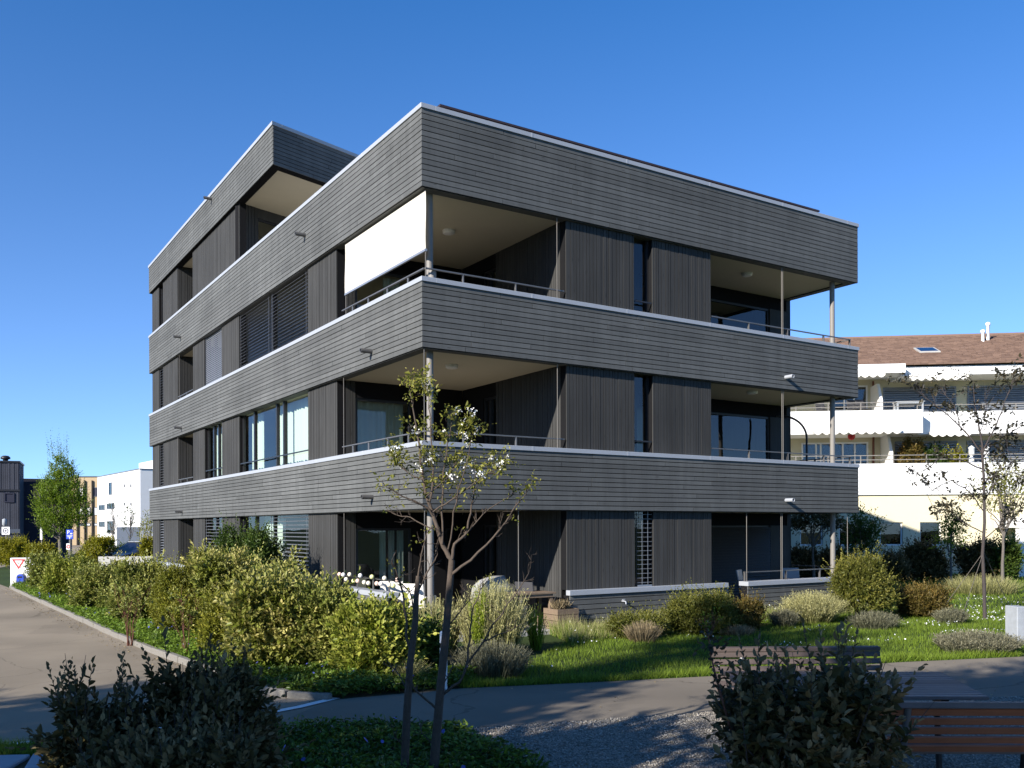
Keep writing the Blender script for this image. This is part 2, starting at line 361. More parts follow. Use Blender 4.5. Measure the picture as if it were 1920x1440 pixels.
def shrub(name, base, w_, h_, dpt, mat, label, cat='shrub', group=None, N=700, nl=8, slen=.22, lsize=.085, aspect=.5, up=.7, lumps=7, stem='bark_dark',
          inner=.3, yamt=1.0, stems=9, bottom=.12, spikes=0, splay=.9, youngpow=2.0, shape=None):
    root = empty(name, base, 0, label, cat, group)
    h_ = max(h_ * .7, h_ - .6 * slen); rx = w_ / 2; ry = dpt / 2
    if shape: Ls = shape
    else:
        Ls = [(0, 0, h_ * .48, rx * .82, ry * .82, h_ * .42)]
        for k in range(lumps + 2):
            t = 2 * math.pi * k / lumps + random.uniform(-.4, .4); q = random.uniform(.40, .80); zz = random.uniform(.28, .80)
            sz = random.uniform(.22, .46)
            Ls.append((math.cos(t) * rx * q, math.sin(t) * ry * q, h_ * zz, rx * sz, ry * sz, min(h_ * (1 - zz) * random.uniform(.75, 1.05), h_ * .32)))
    if not shape:
        for k in range(6):
            t = 1.05 * k + random.uniform(-.3, .3); Ls.append((math.cos(t) * rx * .62, math.sin(t) * ry * .62, h_ * .24, rx * .34, ry * .34, h_ * .22))
    P, n = lump_points(Ls, N)
    Dr = n * .75 + np.array([0, 0, up]) + rng.normal(size=P.shape) * .35
    arrs = [shoots(P - unit(Dr) * slen * .5, Dr, nl, slen, lsize, aspect, splay, youngpow, yamt)]
    nw = int(N * .13)
    P4, n4 = lump_points(Ls, nw, .98, 1.12); arrs.append(shoots(P4 - n4 * slen * .6, n4 * .9 + np.array([0, 0, up]) + rng.normal(size=P4.shape) * .3, nl + 2, slen * 1.75, lsize * .9, aspect, splay, youngpow, yamt))
    ni = int(N * inner)
    if ni:
        P2, n2 = lump_points(Ls, ni, .25, .7)
        arrs.append(shoots(P2, n2 + rng.normal(size=P2.shape) * .6, nl, slen, lsize, aspect, splay, youngpow, yamt * .3))
    if spikes:
        P3, n3 = lump_points(Ls, spikes * 3, .95, 1.0); k = P3[:, 2] > h_ * .55; P3 = P3[k][:spikes]; n3 = n3[k][:spikes]
        D3 = unit(n3 * .4 + np.array([0, 0, 1.0]) + rng.normal(size=P3.shape) * .15)
        arrs.append(shoots(P3, D3, nl + 5, slen * 2.0, lsize * .85, aspect, splay, youngpow, yamt))
    A = [np.concatenate(x) for x in zip(*arrs)]
    leaves('foliage', *A, mat, root)
    mb = MB()
    if spikes:
        for p_, d_ in zip(P3, D3): mb.tube([Vector(p_ - d_ * .18), Vector(p_), Vector(p_ + d_ * slen * 2.1)], [.005, .004, .0015], 4)
    for k in range(stems):
        p = P[random.randrange(len(P))]; b0 = Vector((random.uniform(-.25, .25) * rx, random.uniform(-.25, .25) * ry, -.02)); e = Vector(p) * .97
        m_ = b0.lerp(e, .5) + Vector((0, 0, .12 * h_)) + Vector([random.uniform(-.05, .05) for _ in range(3)])
        mb.tube([b0, b0.lerp(m_, .5) + Vector((random.uniform(-.02, .02), random.uniform(-.02, .02), 0)), m_, e], [.016, .013, .010, .004], 5)
    mb.build('stem', stem, root)
    return root
def shrub_px(x0, x1, ytop, d, mat, label, dpt=None, **kw):
    cx = (x0 + x1) / 2; w_ = (x1 - x0) / F * d; top = E - (ytop - yh(cx)) / F * d
    b = Vector(((cx - 960) / F * d, d, 0))
    return shrub('shrub' if 'nm' not in kw else kw.pop('nm'), b, w_, top, dpt or w_ * .9, mat, label, **kw)
def inside(poly, X, Y):
    r = np.zeros(len(X), bool); n = len(poly)
    for i in range(n):
        x0, y0 = poly[i][:2]; x1, y1 = poly[(i + 1) % n][:2]
        c = ((y0 > Y) != (y1 > Y)) & (X < (x1 - x0) * (Y - y0) / ((y1 - y0) if y1 != y0 else 1e-9) + x0)
        r ^= c
    return r
def scatter(poly, n):
    xs = [p[0] for p in poly]; ys = [p[1] for p in poly]; out = np.zeros((0, 2)); tries = 0
    while len(out) < n and tries < 60:
        q = np.stack([rng.uniform(min(xs), max(xs), n), rng.uniform(min(ys), max(ys), n)], 1)
        out = np.concatenate([out, q[inside(poly, q[:, 0], q[:, 1])]]); tries += 1
    return out[:n]
def sheet(name, poly, z, mat, kind='structure'):
    n = len(poly); a = sum(poly[i][0] * poly[(i + 1) % n][1] - poly[(i + 1) % n][0] * poly[i][1] for i in range(n))
    if a < 0: poly = poly[::-1]
    me = bpy.data.meshes.new(name); me.from_pydata([(p[0], p[1], z) for p in poly], [], [tuple(range(n))]); me.materials.append(M[mat])
    o = bpy.data.objects.new(name, me); COL.objects.link(o); return tag(o, kind=kind)
SHADE = [(-5.9, 1.4, 4.6, 1.5, 420, 'small tree left of the camera, nearest to the dark shrubs', .45),
 (-3.4, .0, 6.0, 1.5, 290, 'small tree beside the camera, nearest to the bench', .5),
 (-9.9, .8, 7.0, 1.6, 420, 'middle sized tree left of the camera, behind the smallest one', .48),
 (-5.2, -1.9, 9.2, 1.9, 470, 'tree behind the camera with a wide crown', .5),
 (-2.4, -2.2, 11.6, 2.0, 560, 'tree straight behind the camera', .5),
 (-12.2, -1.0, 6.9, 1.6, 420, 'low tree left of the camera by the road', .3),
 (-15.0, -.9, 8.2, 1.6, 420, 'tree left of the camera, farthest out by the road', .45),
 (-8.6, -6.0, 16.0, 1.6, 360, 'very tall slim tree behind the camera with a high crown', .78),
 (-15.2, -5.4, 14.6, 1.5, 210, 'tall slim tree behind the camera, high crowned and farther left', .80),
 (-8.0, -.9, 6.1, 1.2, 120, 'small round crowned tree left of the camera, in front of the taller ones', .72),
 (-12.3, -2.3, 9.2, 1.1, 110, 'slim tree left of the camera, beside the low one by the road', .72)]
# ================================================================== the dark timber apartment building
def u_px(px, d=0.0):
    tx = (px - 960) / F; return (tx * (CORNER.y + d * dF.y) - CORNER.x - d * dF.x) / (dL.x - tx * dL.y)
def v_px(px, d=0.0):
    tx = (px - 960) / F; return (tx * (CORNER.y + d * dL.y) - CORNER.x - d * dL.x) / (dF.x - tx * dF.y)
def loc(face, px, py, d=0.0):
    if face == 'left': a = u_px(px, d); W = CORNER + dF * d + dL * a
    else: a = v_px(px, d); W = CORNER + dL * d + dF * a
    return a, E - (py - yh(px)) / F * W.y
VW = v_px(1610); UL = u_px(280.5)
house = empty('apartment_building', CORNER, TH, 'dark grey timber clad four storey apartment block with corner loggias', 'building')
RC = .10                                    # recess of the upright boards behind the bands
BANDS = [(8.096, 9.575), (5.240, 6.503), (2.368, 3.588)]

def hboards(mb, face, a0, a1, z0, z1, d0=0.0, th=.026):
    rows = max(1, round((z1 - z0) / .0985)); h = (z1 - z0) / rows
    for r in range(rows):
        a = a0; first = True
        while a < a1 - .01:
            ln = random.uniform(.6, 4.0) if first else random.uniform(2.4, 4.6); first = False
            b = min(a1, a + ln)
            if a1 - b < .5: b = a1
            j = random.uniform(0, .003)
            mb.fbox(face, a, b - (.009 if b < a1 else 0), d0 + j, d0 + th, z0 + r * h + .0145, z0 + (r + 1) * h)
            a = b
def vboards(mb, face, a0, a1, z0, z1, d0=RC, th=.026):
    a = a0
    while a < a1 - .02:
        wd = random.choice((.058, .085, .085, .115)); b = min(a1, a + wd)
        if a1 - b < .03: b = a1
        mb.fbox(face, a, b - .012, d0 + random.choice((0, 0, .004)), d0 + th, z0, z1)
        a = b
def rot_to(mb, A, ang):
    c, s = math.cos(ang), math.sin(ang)
    mb.v = [(A[0] + x * c - y * s, A[1] + x * s + y * c, z) for x, y, z in mb.v]

for i, (z0, z1) in enumerate(BANDS):
    mb = MB(); top = z1 - .085
    hboards(mb, 'front', 0, VW, z0, top); hboards(mb, 'left', .0275, UL, z0, top)
    mr = MB(); hboards(mr, 'front', .0275, UL - .0275, z0, top); mr.v = [(VW - y, x, z) for x, y, z in mr.v]
    o = len(mb.v); mb.v += mr.v; mb.f += [[k + o for k in f[::-1]] for f in mr.f]; mb.t += mr.t; mb.m += mr.m; mb.sm += mr.sm
    mb.box(.042, .24, .042, UL, z0 + .004, top, .3, 1); mb.box(.24, VW - .24, .042, .24, z0 + .004, top, .3, 1); mb.box(VW - .24, VW - .042, .042, UL, z0 + .004, top, .3, 1)
    mb.box(.24, VW - .24, UL - .24, UL, z0 + .004, top, .3, 1)
    for cx_, cy_ in ((.005, .005), (VW - .043, .005), (.005, UL - .043), (VW - .043, UL - .043)): mb.box(cx_, cx_ + .038, cy_, cy_ + .038, z0 + .002, top - .001, .3, 1)
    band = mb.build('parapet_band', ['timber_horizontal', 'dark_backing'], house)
    cp = MB(); q = .022
    cp.box(-q, .27, -q, UL + q, top, z1); cp.box(.27, VW + q, -q, .27, top, z1); cp.box(VW - .27, VW + q, .27, UL + q, top, z1); cp.box(.27, VW - .27, UL - .27, UL + q, top, z1)
    for k in range(1, 9): cp.box(-q - .002, .272, k * 2.6 - .025, k * 2.6 + .025, top - .001, z1 + .0015)
    for k in range(1, 6): cp.box(k * 2.35 - .025, k * 2.35 + .025, -q - .002, .272, top - .001, z1 + .0015)
    bev(cp.build('coping', 'coping_metal', band), .004)
    sl = MB(); sl.box(.243, VW - .243, .243, UL - .243, z0 + .025, z0 + .42); sl.build('loggia_ceiling', 'soffit', house)
    ub = MB(); ub.box(.03, .24, .03, UL - .03, z0 - .001, z0 + .003, .5); ub.box(.241, VW - .241, .03, .24, z0 - .001, z0 + .003, .5); ub.box(VW - .24, VW - .03, .03, UL - .03, z0 - .001, z0 + .003, .5); ub.build('soffit_board', 'timber_horizontal', band)
rf = MB(); rf.box(.275, VW - .275, .275, UL - .275, 9.30, 9.40); rf.build('roof', 'concrete', house)

# ---- windows
def window(face, a0, a1, z0, z1, d, mull=(), blind=None, curtain=(), rail=None, name='window', setback=.10, inner='glass', fw=.055, back=False, sw=.07, slat='slat_grey', xf=None):
    mb = MB(); D0 = d + setback; D1 = D0 + .07
    mb.fbox(face, a0, a0 + fw, D0, D1, z0, z1); mb.fbox(face, a1 - fw, a1, D0, D1, z0, z1)
    mb.fbox(face, a0 + fw, a1 - fw, D0, D1, z0, z0 + fw); mb.fbox(face, a0 + fw, a1 - fw, D0, D1, z1 - fw, z1)
    for m_ in mull:
        x = a0 + (a1 - a0) * m_; mb.fbox(face, x - .045, x + .045, D0 - .01, D1, z0 + fw, z1 - fw)
    subs = []
    g = MB(); dg = D0 + .035
    if face == 'left': g.quad((dg, a1 - fw, z0 + fw), (dg, a0 + fw, z0 + fw), (dg, a0 + fw, z1 - fw), (dg, a1 - fw, z1 - fw))
    else: g.quad((a0 + fw, dg, z0 + fw), (a1 - fw, dg, z0 + fw), (a1 - fw, dg, z1 - fw), (a0 + fw, dg, z1 - fw))
    subs.append((g, 'pane', inner))
    for (f0, f1) in curtain:
        c = MB(); n = max(12, int((a1 - a0) * (f1 - f0) / .03)); pts = []
        for k in range(n + 1):
            a = a0 + (a1 - a0) * (f0 + (f1 - f0) * k / n); dd = D0 + .30 + .035 * math.sin(k * .9 + 1.3 * math.sin(k * .23)); pts.append((dd, a) if face == 'left' else (a, dd))
        vs = [(p[0], p[1], z0) for p in pts] + [(p[0], p[1], z1 - .02) for p in pts]
        c.add(vs, [(k, k + 1, n + 2 + k, n + 1 + k) for k in range(n)], .5, 0, True); subs.append((c, 'curtain', 'curtain'))
    if blind:
        for (f0, f1, zf, tilt, sp) in blind:
            b = MB(); b0 = a0 + (a1 - a0) * f0 + .02; b1 = a0 + (a1 - a0) * f1 - .02; zz = z1 - .05; zend = z1 - (z1 - z0) * zf
            while zz > zend:
                c, s_ = math.cos(R(tilt)) * sw / 2, math.sin(R(tilt)) * sw / 2; dd = d + .055
                p = [(dd - c, zz - s_), (dd + c, zz + s_), (dd + c, zz + s_ + .004), (dd - c, zz - s_ + .004)]
                vs = [((q[0], b0, q[1]) if face == 'left' else (b0, q[0], q[1])) for q in p] + [((q[0], b1, q[1]) if face == 'left' else (b1, q[0], q[1])) for q in p]
                b.add(vs, [(0, 1, 2, 3), (7, 6, 5, 4), (0, 4, 5, 1), (1, 5, 6, 2), (2, 6, 7, 3), (3, 7, 4, 0)])
                zz -= sp
            for x in (b0 + .12, b1 - .12): b.fbox(face, x - .004, x + .004, d + .015, d + .02, zend, z1)
            for x in (b0 - .012, b1 + .004): b.fbox(face, x, x + .012, d + .048, d + .062, z0, z1, mat=1)
            b.fbox(face, b0, b1, d + .02, d + .09, zend - .035, zend)
            subs.append((b, 'venetian_blind', [slat, 'frame_metal']))
    if rail:
        r_ = MB()
        for zz in rail: r_.fbox(face, a0, a1, d + .02, d + .045, z0 + zz, z0 + zz + .03)
        subs.append((r_, 'guard_rail', 'frame_metal'))
    if xf:
        rot_to(mb, *xf)
        for s_ in subs: rot_to(s_[0], *xf)
    o = mb.build(name, 'frame_metal', house)
    for b, nm, mt in subs: b.build(nm, mt, o)
    return o
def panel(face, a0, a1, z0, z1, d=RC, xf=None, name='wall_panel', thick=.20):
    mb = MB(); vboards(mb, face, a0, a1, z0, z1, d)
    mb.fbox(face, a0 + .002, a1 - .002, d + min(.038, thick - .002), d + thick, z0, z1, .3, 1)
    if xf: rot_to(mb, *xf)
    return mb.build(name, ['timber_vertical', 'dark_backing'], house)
def solid(face, a0, a1, d0, d1, z0, z1, mat='dark_backing', name='wall_panel'):
    mb = MB(); mb.fbox(face, a0, a1, d0, d1, z0, z1); return mb.build(name, mat, house)

U = lambda px: u_px(px, RC); V = lambda px: v_px(px, RC)
uA, uB, uC, uD, uE, uF, uG, uH, uI, uJ = [U(x) for x in (632, 578, 449, 416.5, 384, 362.5, 334, 307, 299, 285.5)]
vA, vB, vC, vD = [V(x) for x in (1063, 1191, 1225, 1334.5)]
uBack = uA                                   # loggia back wall
UE = UL - RC
FL = [(.12, 2.45), (3.30, 5.32), (6.22, 8.18)]
SILL = [.80, 3.55, 6.47]
for f, (zl, zh) in enumerate(FL):
    zs = SILL[f]
    # left facade, from the near loggia to the far end
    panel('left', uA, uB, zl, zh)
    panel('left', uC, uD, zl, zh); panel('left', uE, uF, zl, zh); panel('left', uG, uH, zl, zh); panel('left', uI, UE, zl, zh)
    solid('left', uB, uC, RC + .03, RC + .19, zl, zs - .02); solid('left', uD, uE, RC + .03, RC + .19, zl, zs - .02); solid('left', uH, uI, RC + .03, RC + .19, zl, zs - .02)
    if f == 2:
        window('left', uB, uC, zs, zh, RC, (.5,), blind=[(0, .5, 1, 28, .088), (.5, 1, 1, 22, .088)])
        window('left', uD, uE, zs, zh, RC, (.55,), blind=[(0, 1, 1, 62, .06)], slat='slat_light')
        window('left', uH, uI, zs, zh, RC, (), blind=[(0, 1, 1, 25, .10)])
    elif f == 1:
        window('left', uB, uC, zs, zh, RC, (.36, .46, .80), curtain=[(.0, .62), (.82, 1)], rail=(.30,))
        window('left', uD, uE, zs, zh, RC, (.36, .62), curtain=[(0, .4), (.66, 1)], rail=(.30,))
        window('left', uH, uI, zs, zh, RC, (), blind=[(0, 1, 1, 25, .10)])
    else:
        window('left', uB, uC, zs, zh, RC, (.5, .78), curtain=[(.5, .8)], blind=[(0, .52, .93, 12, .095)], slat='slat_light')
        window('left', uD, uE, zs, zh, RC, (.5,), blind=[(0, 1, .62, 12, .10)], slat='slat_light')
        window('left', uH, uI, zs, zh, RC, (), blind=[(0, 1, 1, 25, .10)], slat='slat_light')
    # recessed loggia of the left facade
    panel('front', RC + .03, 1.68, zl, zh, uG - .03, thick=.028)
    solid('left', uF, uG - .03, 1.70, 1.85, zl, zh, name='wall_panel')
    window('left', uF + .5, uG - .5, zl + .25, zh - .15, 1.56, (.5,), setback=.06)
    solid('front', RC + .21, 1.70, uF - .12, uF - .001, zl, zh)
    # front facade
    panel('front', vA, vB, zl if f else .80, zh); panel('front', vC, vD, zl if f else .80, zh)
    solid('front', vB, vC, RC + .03, RC + .19, zl, zs - .02)
    if f == 0: window('front', vB, vC, zs, zh, RC, blind=[(.12, 1, .98, 5, .095)], slat='slat_light', setback=.13)
    else: window('front', vB, vC, zs, zh, RC, rail=(.27,), setback=.13)
    # corner loggia : wall that faces left (upright boards), wall that faces front (glazed)
    vW = vA
    wa0 = u_px(945, vW); g0, g1 = u_px(930, vW), u_px(905, vW)
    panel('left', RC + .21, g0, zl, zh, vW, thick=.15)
    window('left', g0, min(g1, uBack - .15), zl + .2, zh - .35, vW, (.55,), curtain=[(.1, .9)], setback=.05, name='balcony_door')
    solid('left', g0, uBack, vW + .01, vW + .15, zh - .35, zh)
    solid('left', min(g1, uBack - .15), uBack, vW + .01, vW + .15, zl, zh - .35)
    p0, p1, p2, p3 = [v_px(x, uBack) for x in (668, 772, 836, 889)]
    panel('front', RC + .21, p0, zl, zh, uBack + .001, thick=.15)
    solid('front', p0, vW, uBack + .01, uBack + .15, zh - .42, zh)
    window('front', p0, p1, zl + (.2 if f else .45), zh - .42, uBack, setback=.03, curtain=[(.05, .95)] if f == 1 else [(.52, .62), (.68, .78), (.84, .95)] if f == 0 else [(.6, .9)], fw=.05)
    solid('front', p0, p1, uBack + .02, uBack + .15, zl, zl + (.2 if f else .45) - .01)
    solid('front', p1, p2, uBack + .01, uBack + .15, zl, zh - .42)
    window('front', p2, p3, zl + .2, zh - .42, uBack, setback=.03, curtain=[(.05, .95)] if f else (), name='balcony_door')
    solid('front', p3, vW, uBack + .01, uBack + .15, zl, zh - .42)
    # right loggia : back wall
    yb = 2.15; q1, q2 = v_px(1445, yb), v_px(1483, yb)
    solid('front', vD - .15, q2, yb + .02, yb + .2, zh - .38, zh)
    solid('front', q1, q2, yb, yb + .2, zl, zh - .381, 'timber_vertical')
    if f == 0:
        sh = MB(); zz = zl + .05
        sh.box(vD - .1, q1, yb + .05, yb + .2, zl, zh - .38, .3)
        while zz < zh - .45:
            sh.extr([(yb - .02, zz), (yb + .035, zz + .01), (yb + .035, zz + .062), (yb + .01, zz + .062)], vD, q1 - .02); zz += .072
        sh.build('roller_shutter', 'slat_brown', house)
    else: window('front', vD - .1, q1, zl + .2, zh - .38, yb, (.08,), setback=.04, curtain=[(0, .28)] if f == 1 else ())
    solid('left', RC + .21, yb, vD - .12, vD - .001, zl, zh)
    solid('left', yb, UL - .13, q2 - .15, q2, zl, zh, 'timber_vertical')
    solid('front', .13, q2 - .15, UL - .25, UL - .12, zl, zh, 'timber_vertical')
    # floor and interior core
    fl = MB(); fl.box(.25, VW - .25, .25, UL - .25, zl - .2 if f else -.1, zl if f else .10); fl.build('loggia_floor', 'deck', house)
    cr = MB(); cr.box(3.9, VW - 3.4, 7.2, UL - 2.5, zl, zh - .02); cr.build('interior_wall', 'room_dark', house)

# ---- columns, rails, cables, lights, spouts
def column(px, f, d=.33):
    a = v_px(px, d); zl, zh = FL[f]; mb = MB(); mb.tube([(a, d, zl), (a, d, zh + .02)], .062, 16); mb.build('column', 'steel_paint', house)
for f in range(3): column(807, f); column(1561.5, f)
bx = MB(); a = v_px(808, .30); bx.tube([(a, .22, 6.50), (a, .22, 6.69)], .075, 14); bx.build('blind_motor_box', 'steel_paint', house)
def railing(segs, z, h, posts, top=.035):
    mb = MB()
    for p, q in segs:
        p, q = Vector(p), Vector(q); d = (q - p).normalized(); n = Vector((-d.y, d.x)) * .022
        pts = [p + n, q + n, q - n, p - n]; mb.prism([(x.x, x.y) for x in pts], z + h - .022, z + h)
    for x, y in posts: mb.box(x - .008, x + .008, y - .025, y + .025, z, z + h - .022); 
    return mb.build('railing', 'rail_metal', house)
for f, z in ((1, 3.588), (2, 6.503)):
    railing([((.12, .12), (vA - .05, .12)), ((.12, .142), (.12, uA - .3))], z, .20, [(.9, .12), (2.05, .12), (.12, .8), (.12, 1.7), (.12, 2.6), (.12, 3.4)])
    ve = VW - .15
    railing([((vD + .03, .12), (ve, .12)), ((ve, .142), (ve, 2.0))], z, .20, [(vD + 1.2, .12), (vD + 2.5, .12), (vD + 3.8, .12), (ve, .14), (ve, 1.2)])
    railing([((.12, uF + .02), (.12, uG - .06))], z, .17, [(.12, uF + .9), (.12, uF + 1.8)])
vP = V(1396)
railing([((vP, .12), (VW - .15, .12)), ((VW - .15, .142), (VW - .15, 2.0))], .80, .22, [(vP + .02, .12), (vP + 1.4, .12), (vP + 2.6, .12), (VW - .3, .12), (VW - .15, 1.1)])
railing([((.12, 1.6), (.12, uA - .1))], .80, .24, [(.12, 1.65), (.12, 2.4), (.12, 3.2)])
for face, px, f in (('front', 1046, 2), ('front', 1046, 1), ('front', 972, 0), ('front', 1468, 2), ('front', 1468, 1), ('front', 1400, 0), ('front', 1465.5, 0), ('front', 1589, 0), ('left', 645, 0), ('left', 645, 1), ('left', 796, 1), ('left', 796, 0), ('left', 334, 1), ('left', 337, 2)):
    a, _ = loc(face, px, 700, .06); zl, zh = FL[f]; mb = MB()
    for s_ in ((-.022, .022) if px in (1468, 1465.5) else (0,)): mb.fbox(face, a + s_ - .0036, a + s_ + .0036, .056, .067, SILL[f], zh - .08)
    mb.build('guide_cable', 'steel_paint', house)
for px, py, f in ((843, 432, 2), (848, 684, 1), (1402, 512, 2), (1411, 733, 1)):
    zc = BANDS[2 - f][0] + .025; P = G(px, py, zc) - CORNER; x, y = P.dot(dF), P.dot(dL)
    mb = MB(); mb.lathe([(.001, -.075), (.10, -.075), (.125, -.06), (.13, -.001)], (x, y, zc), 20); mb.build('ceiling_light', 'lamp_glass', house)
for face, px, py, lit in (('left', 574, 441, 0), ('left', 698, 659, 0), ('left', 699, 932, 0), ('left', 399, 373, 0), ('left', 340, 632, 0), ('left', 341, 802, 0), ('left', 342, 959, 0), ('front', 1474, 707.5, 1), ('front', 1474, 938, 1)):
    a, z = loc(face, px, py); mb = MB(); pr = .045; ln = .24 if face == 'left' else .22
    prof = []
    for k in range(14): t = 2 * math.pi * k / 14; prof.append((math.cos(t), math.sin(t)))
    def P3(d, r, k): return (d, a + prof[k][0] * r, z + prof[k][1] * r) if face == 'left' else (a + prof[k][0] * r, d, z + prof[k][1] * r)
    vs = [P3(.02, pr, k) for k in range(14)] + [P3(-ln, pr, k) for k in range(14)] + [P3(-ln, pr * .8, k) for k in range(14)] + [P3(-ln + .15, pr * .8, k) for k in range(14)]
    fs = [(j * 14 + k, j * 14 + (k + 1) % 14, (j + 1) * 14 + (k + 1) % 14, (j + 1) * 14 + k) for j in range(3) for k in range(14)] + [tuple(42 + k for k in range(14))]
    mb.add(vs, fs, .5, 0, False); mb.build('rain_spout', 'rail_metal' if face == 'left' else 'coping_metal', house)

# ---- white sun blind at the top left loggia
mb = MB(); s1 = u_px(645.5, .07); s0 = u_px(796, .07); za = 8.06; zb = E + (989 - 474) / F * (CORNER.y + .35)
n = 24; vs = []
for i in range(n + 1):
    a = s0 + (s1 - s0) * i / n
    for k in range(7):
        zz = za + (zb - za) * k / 6; vs.append((.11 + .010 * math.sin(i * .7) * (k / 6) + .006 * math.sin(k), a, zz))
vs2 = [(x + .004, y, z) for x, y, z in vs]; m_ = len(vs)
fs = [(i * 7 + k, i * 7 + k + 1, (i + 1) * 7 + k + 1, (i + 1) * 7 + k) for i in range(n) for k in range(6)]
mb.add(vs + vs2, fs + [tuple(m_ + q for q in f[::-1]) for f in fs], .5, 0, True)
bl = mb.build('sun_blind', 'blind_fabric', house)
mb = MB(); mb.box(.095, .135, s0 - .01, s1 + .01, zb - .04, zb); mb.build('weight_bar', 'slat_light', bl)
for a in (s0 + .02, s1 - .02): mb = MB(); mb.tube([(.115, a, 6.5), (.115, a, zb)], .005, 6); mb.build('guide_cable', 'steel_paint', bl)

# ---- ground floor: low clad walls with copings, terrace, plinth, tap
def low_wall(face, a0, a1, z0, z1, ends=True):
    mb = MB(); hboards(mb, face, a0, a1, z0, z1 - .10); mb.fbox(face, a0, a1, .028, .22, z0, z1 - .10, .3, 1)
    w_ = mb.build('low_wall', ['timber_horizontal', 'dark_backing'], house)
    cp = MB(); cp.fbox(face, a0 - .03, a1 + .03, -.035, .25 if face == 'left' or a0 > 7 else RC - .002, z1 - .10, z1); bev(cp.build('coping', 'coping_metal', w_), .004)
low_wall('left', 1.5, UL, .0, .80); low_wall('front', vA, vD + .35, .10, .80); low_wall('front', vP, VW, .02, .80)
mb = MB(); mb.fbox('front', vA - .03, vD + .30, .012, .2, -.1, .098); mb.fbox('front', vP + .01, VW - .02, .012, .2, -.1, .018); mb.build('plinth', 'plinth', house)
mb = MB(); mb.box(.0, vA, -.12, uBack, -.05, .06); mb.build('terrace_slab', 'concrete', house)
a, z = loc('front', 1166, 1127); mb = MB()
mb.tube([(a, .0, z), (a, -.09, z)], .016, 8); mb.tube([(a - .035, -.05, z + .035), (a + .035, -.05, z + .035)], .009, 6); mb.tube([(a, -.05, z), (a, -.05, z + .035)], .009, 6); mb.tube([(a, -.085, z + .004), (a, -.12, z - .01), (a, -.125, z - .055)], .013, 8)
mb.build('water_tap', 'coping_metal', house)

# ---- solar panels along the front edge of the roof
x = .42; k = 0
while x < v_px(1560) - .9:
    mb = MB(); mb.box(x, x + 1.02, .09, 1.75, 9.685, 9.695, mat=0); mb.box(x - .004, x + 1.024, .075, 1.76, 9.65, 9.685, mat=1); sp = mb.build('solar_panel', ['solar_face', 'solar_edge'], house)
    mb = MB(); mb.box(x + .2, x + .24, .30, 1.7, 9.40, 9.65); mb.box(x + .78, x + .82, .30, 1.7, 9.40, 9.65); mb.build('bracket', 'rail_metal', sp)
    x += 1.04

# ---- set back top storey with a skewed terrace front
A0 = (0.0, u_px(513.5)); ex, ey = .958, .287; ang = math.atan2(ey, ex); LX = 10.6 / ex; B0 = (10.6, A0[1] + LX * ey)
z0, z1 = 11.23, 12.32; top = z1 - .09
mb = MB(); hboards(mb, 'left', A0[1], UL, z0, top)
m2 = MB(); hboards(m2, 'front', .009, LX, z0, top); m2.fbox('front', .10, LX, .03, .24, z0, top, .3, 1); rot_to(m2, A0, ang)
o = len(mb.v); mb.v += m2.v; mb.f += [[k + o for k in f] for f in m2.f]; mb.t += m2.t; mb.m += m2.m; mb.sm += m2.sm
mb.prism([(.04, A0[1] + .06), (.24, A0[1] + .12), (.24, UL), (.03, UL)], z0 + .004, top, .3, 1); mb.box(10.4, 10.6, B0[1] + .1, UL, z0, top, .3, 1); mb.box(.24, 10.4, UL - .2, UL, z0, top, .3, 1)
band = mb.build('parapet_band', ['timber_horizontal', 'dark_backing'], house)
cp = MB(); cp.prism([(-.025, A0[1] - .03), (.27, A0[1] + .06), (.27, UL + .02), (-.025, UL + .02)], top, z1)
m2 = MB(); m2.fbox('front', .27, LX, -.025, .27, top + .001, z1 - .001); rot_to(m2, A0, ang); o = len(cp.v); cp.v += m2.v; cp.f += [[k + o for k in f] for f in m2.f]; cp.t += m2.t; cp.m += m2.m; cp.sm += m2.sm
cp.build('coping', 'coping_metal', band)
mb = MB(); mb.prism([(.05, A0[1] + .1), (10.4, B0[1] + .12), (10.4, UL - .1), (.05, UL - .1)], z0 + .05, top - .05); mb.build('loggia_ceiling', 'soffit', house)
zl, zh = 9.40, 11.30; u1 = U(450)
panel('left', u1, uF, zl, zh); panel('left', uG, uH, zl, zh); panel('left', uI, UE, zl, zh)
solid('left', uH, uI, RC + .03, RC + .19, zl, 9.6); window('left', uH, uI, 9.6, zh, RC)
panel('front', RC + .03, 1.68, zl, zh, uG - .03, thick=.028); solid('left', uF, uG, 1.70, 1.85, zl, zh); solid('front', RC + .21, 1.70, uF - .12, uF - .001, zl, zh)
W0 = (RC + .002, u1); xf = (W0, ang)
panel('front', .0, .62, zl, zh, .0, xf); window('front', .62, 3.6, zl + .15, zh - .3, .0, (.5,), xf=xf, setback=.06)
for a0, a1, b0, b1 in ((.62, 3.6, zh - .3, zh), (3.6, 10.2, zl, zh)):
    mb = MB(); mb.fbox('front', a0, a1, .01, .2, b0, b1); rot_to(mb, *xf); mb.build('wall_panel', 'timber_vertical', house)
solid('left', u1 + 3.2, UL - .13, 10.0, 10.2, zl, zh, 'timber_vertical'); solid('front', .13, 10.0, UL - .25, UL - .12, zl, zh, 'timber_vertical')

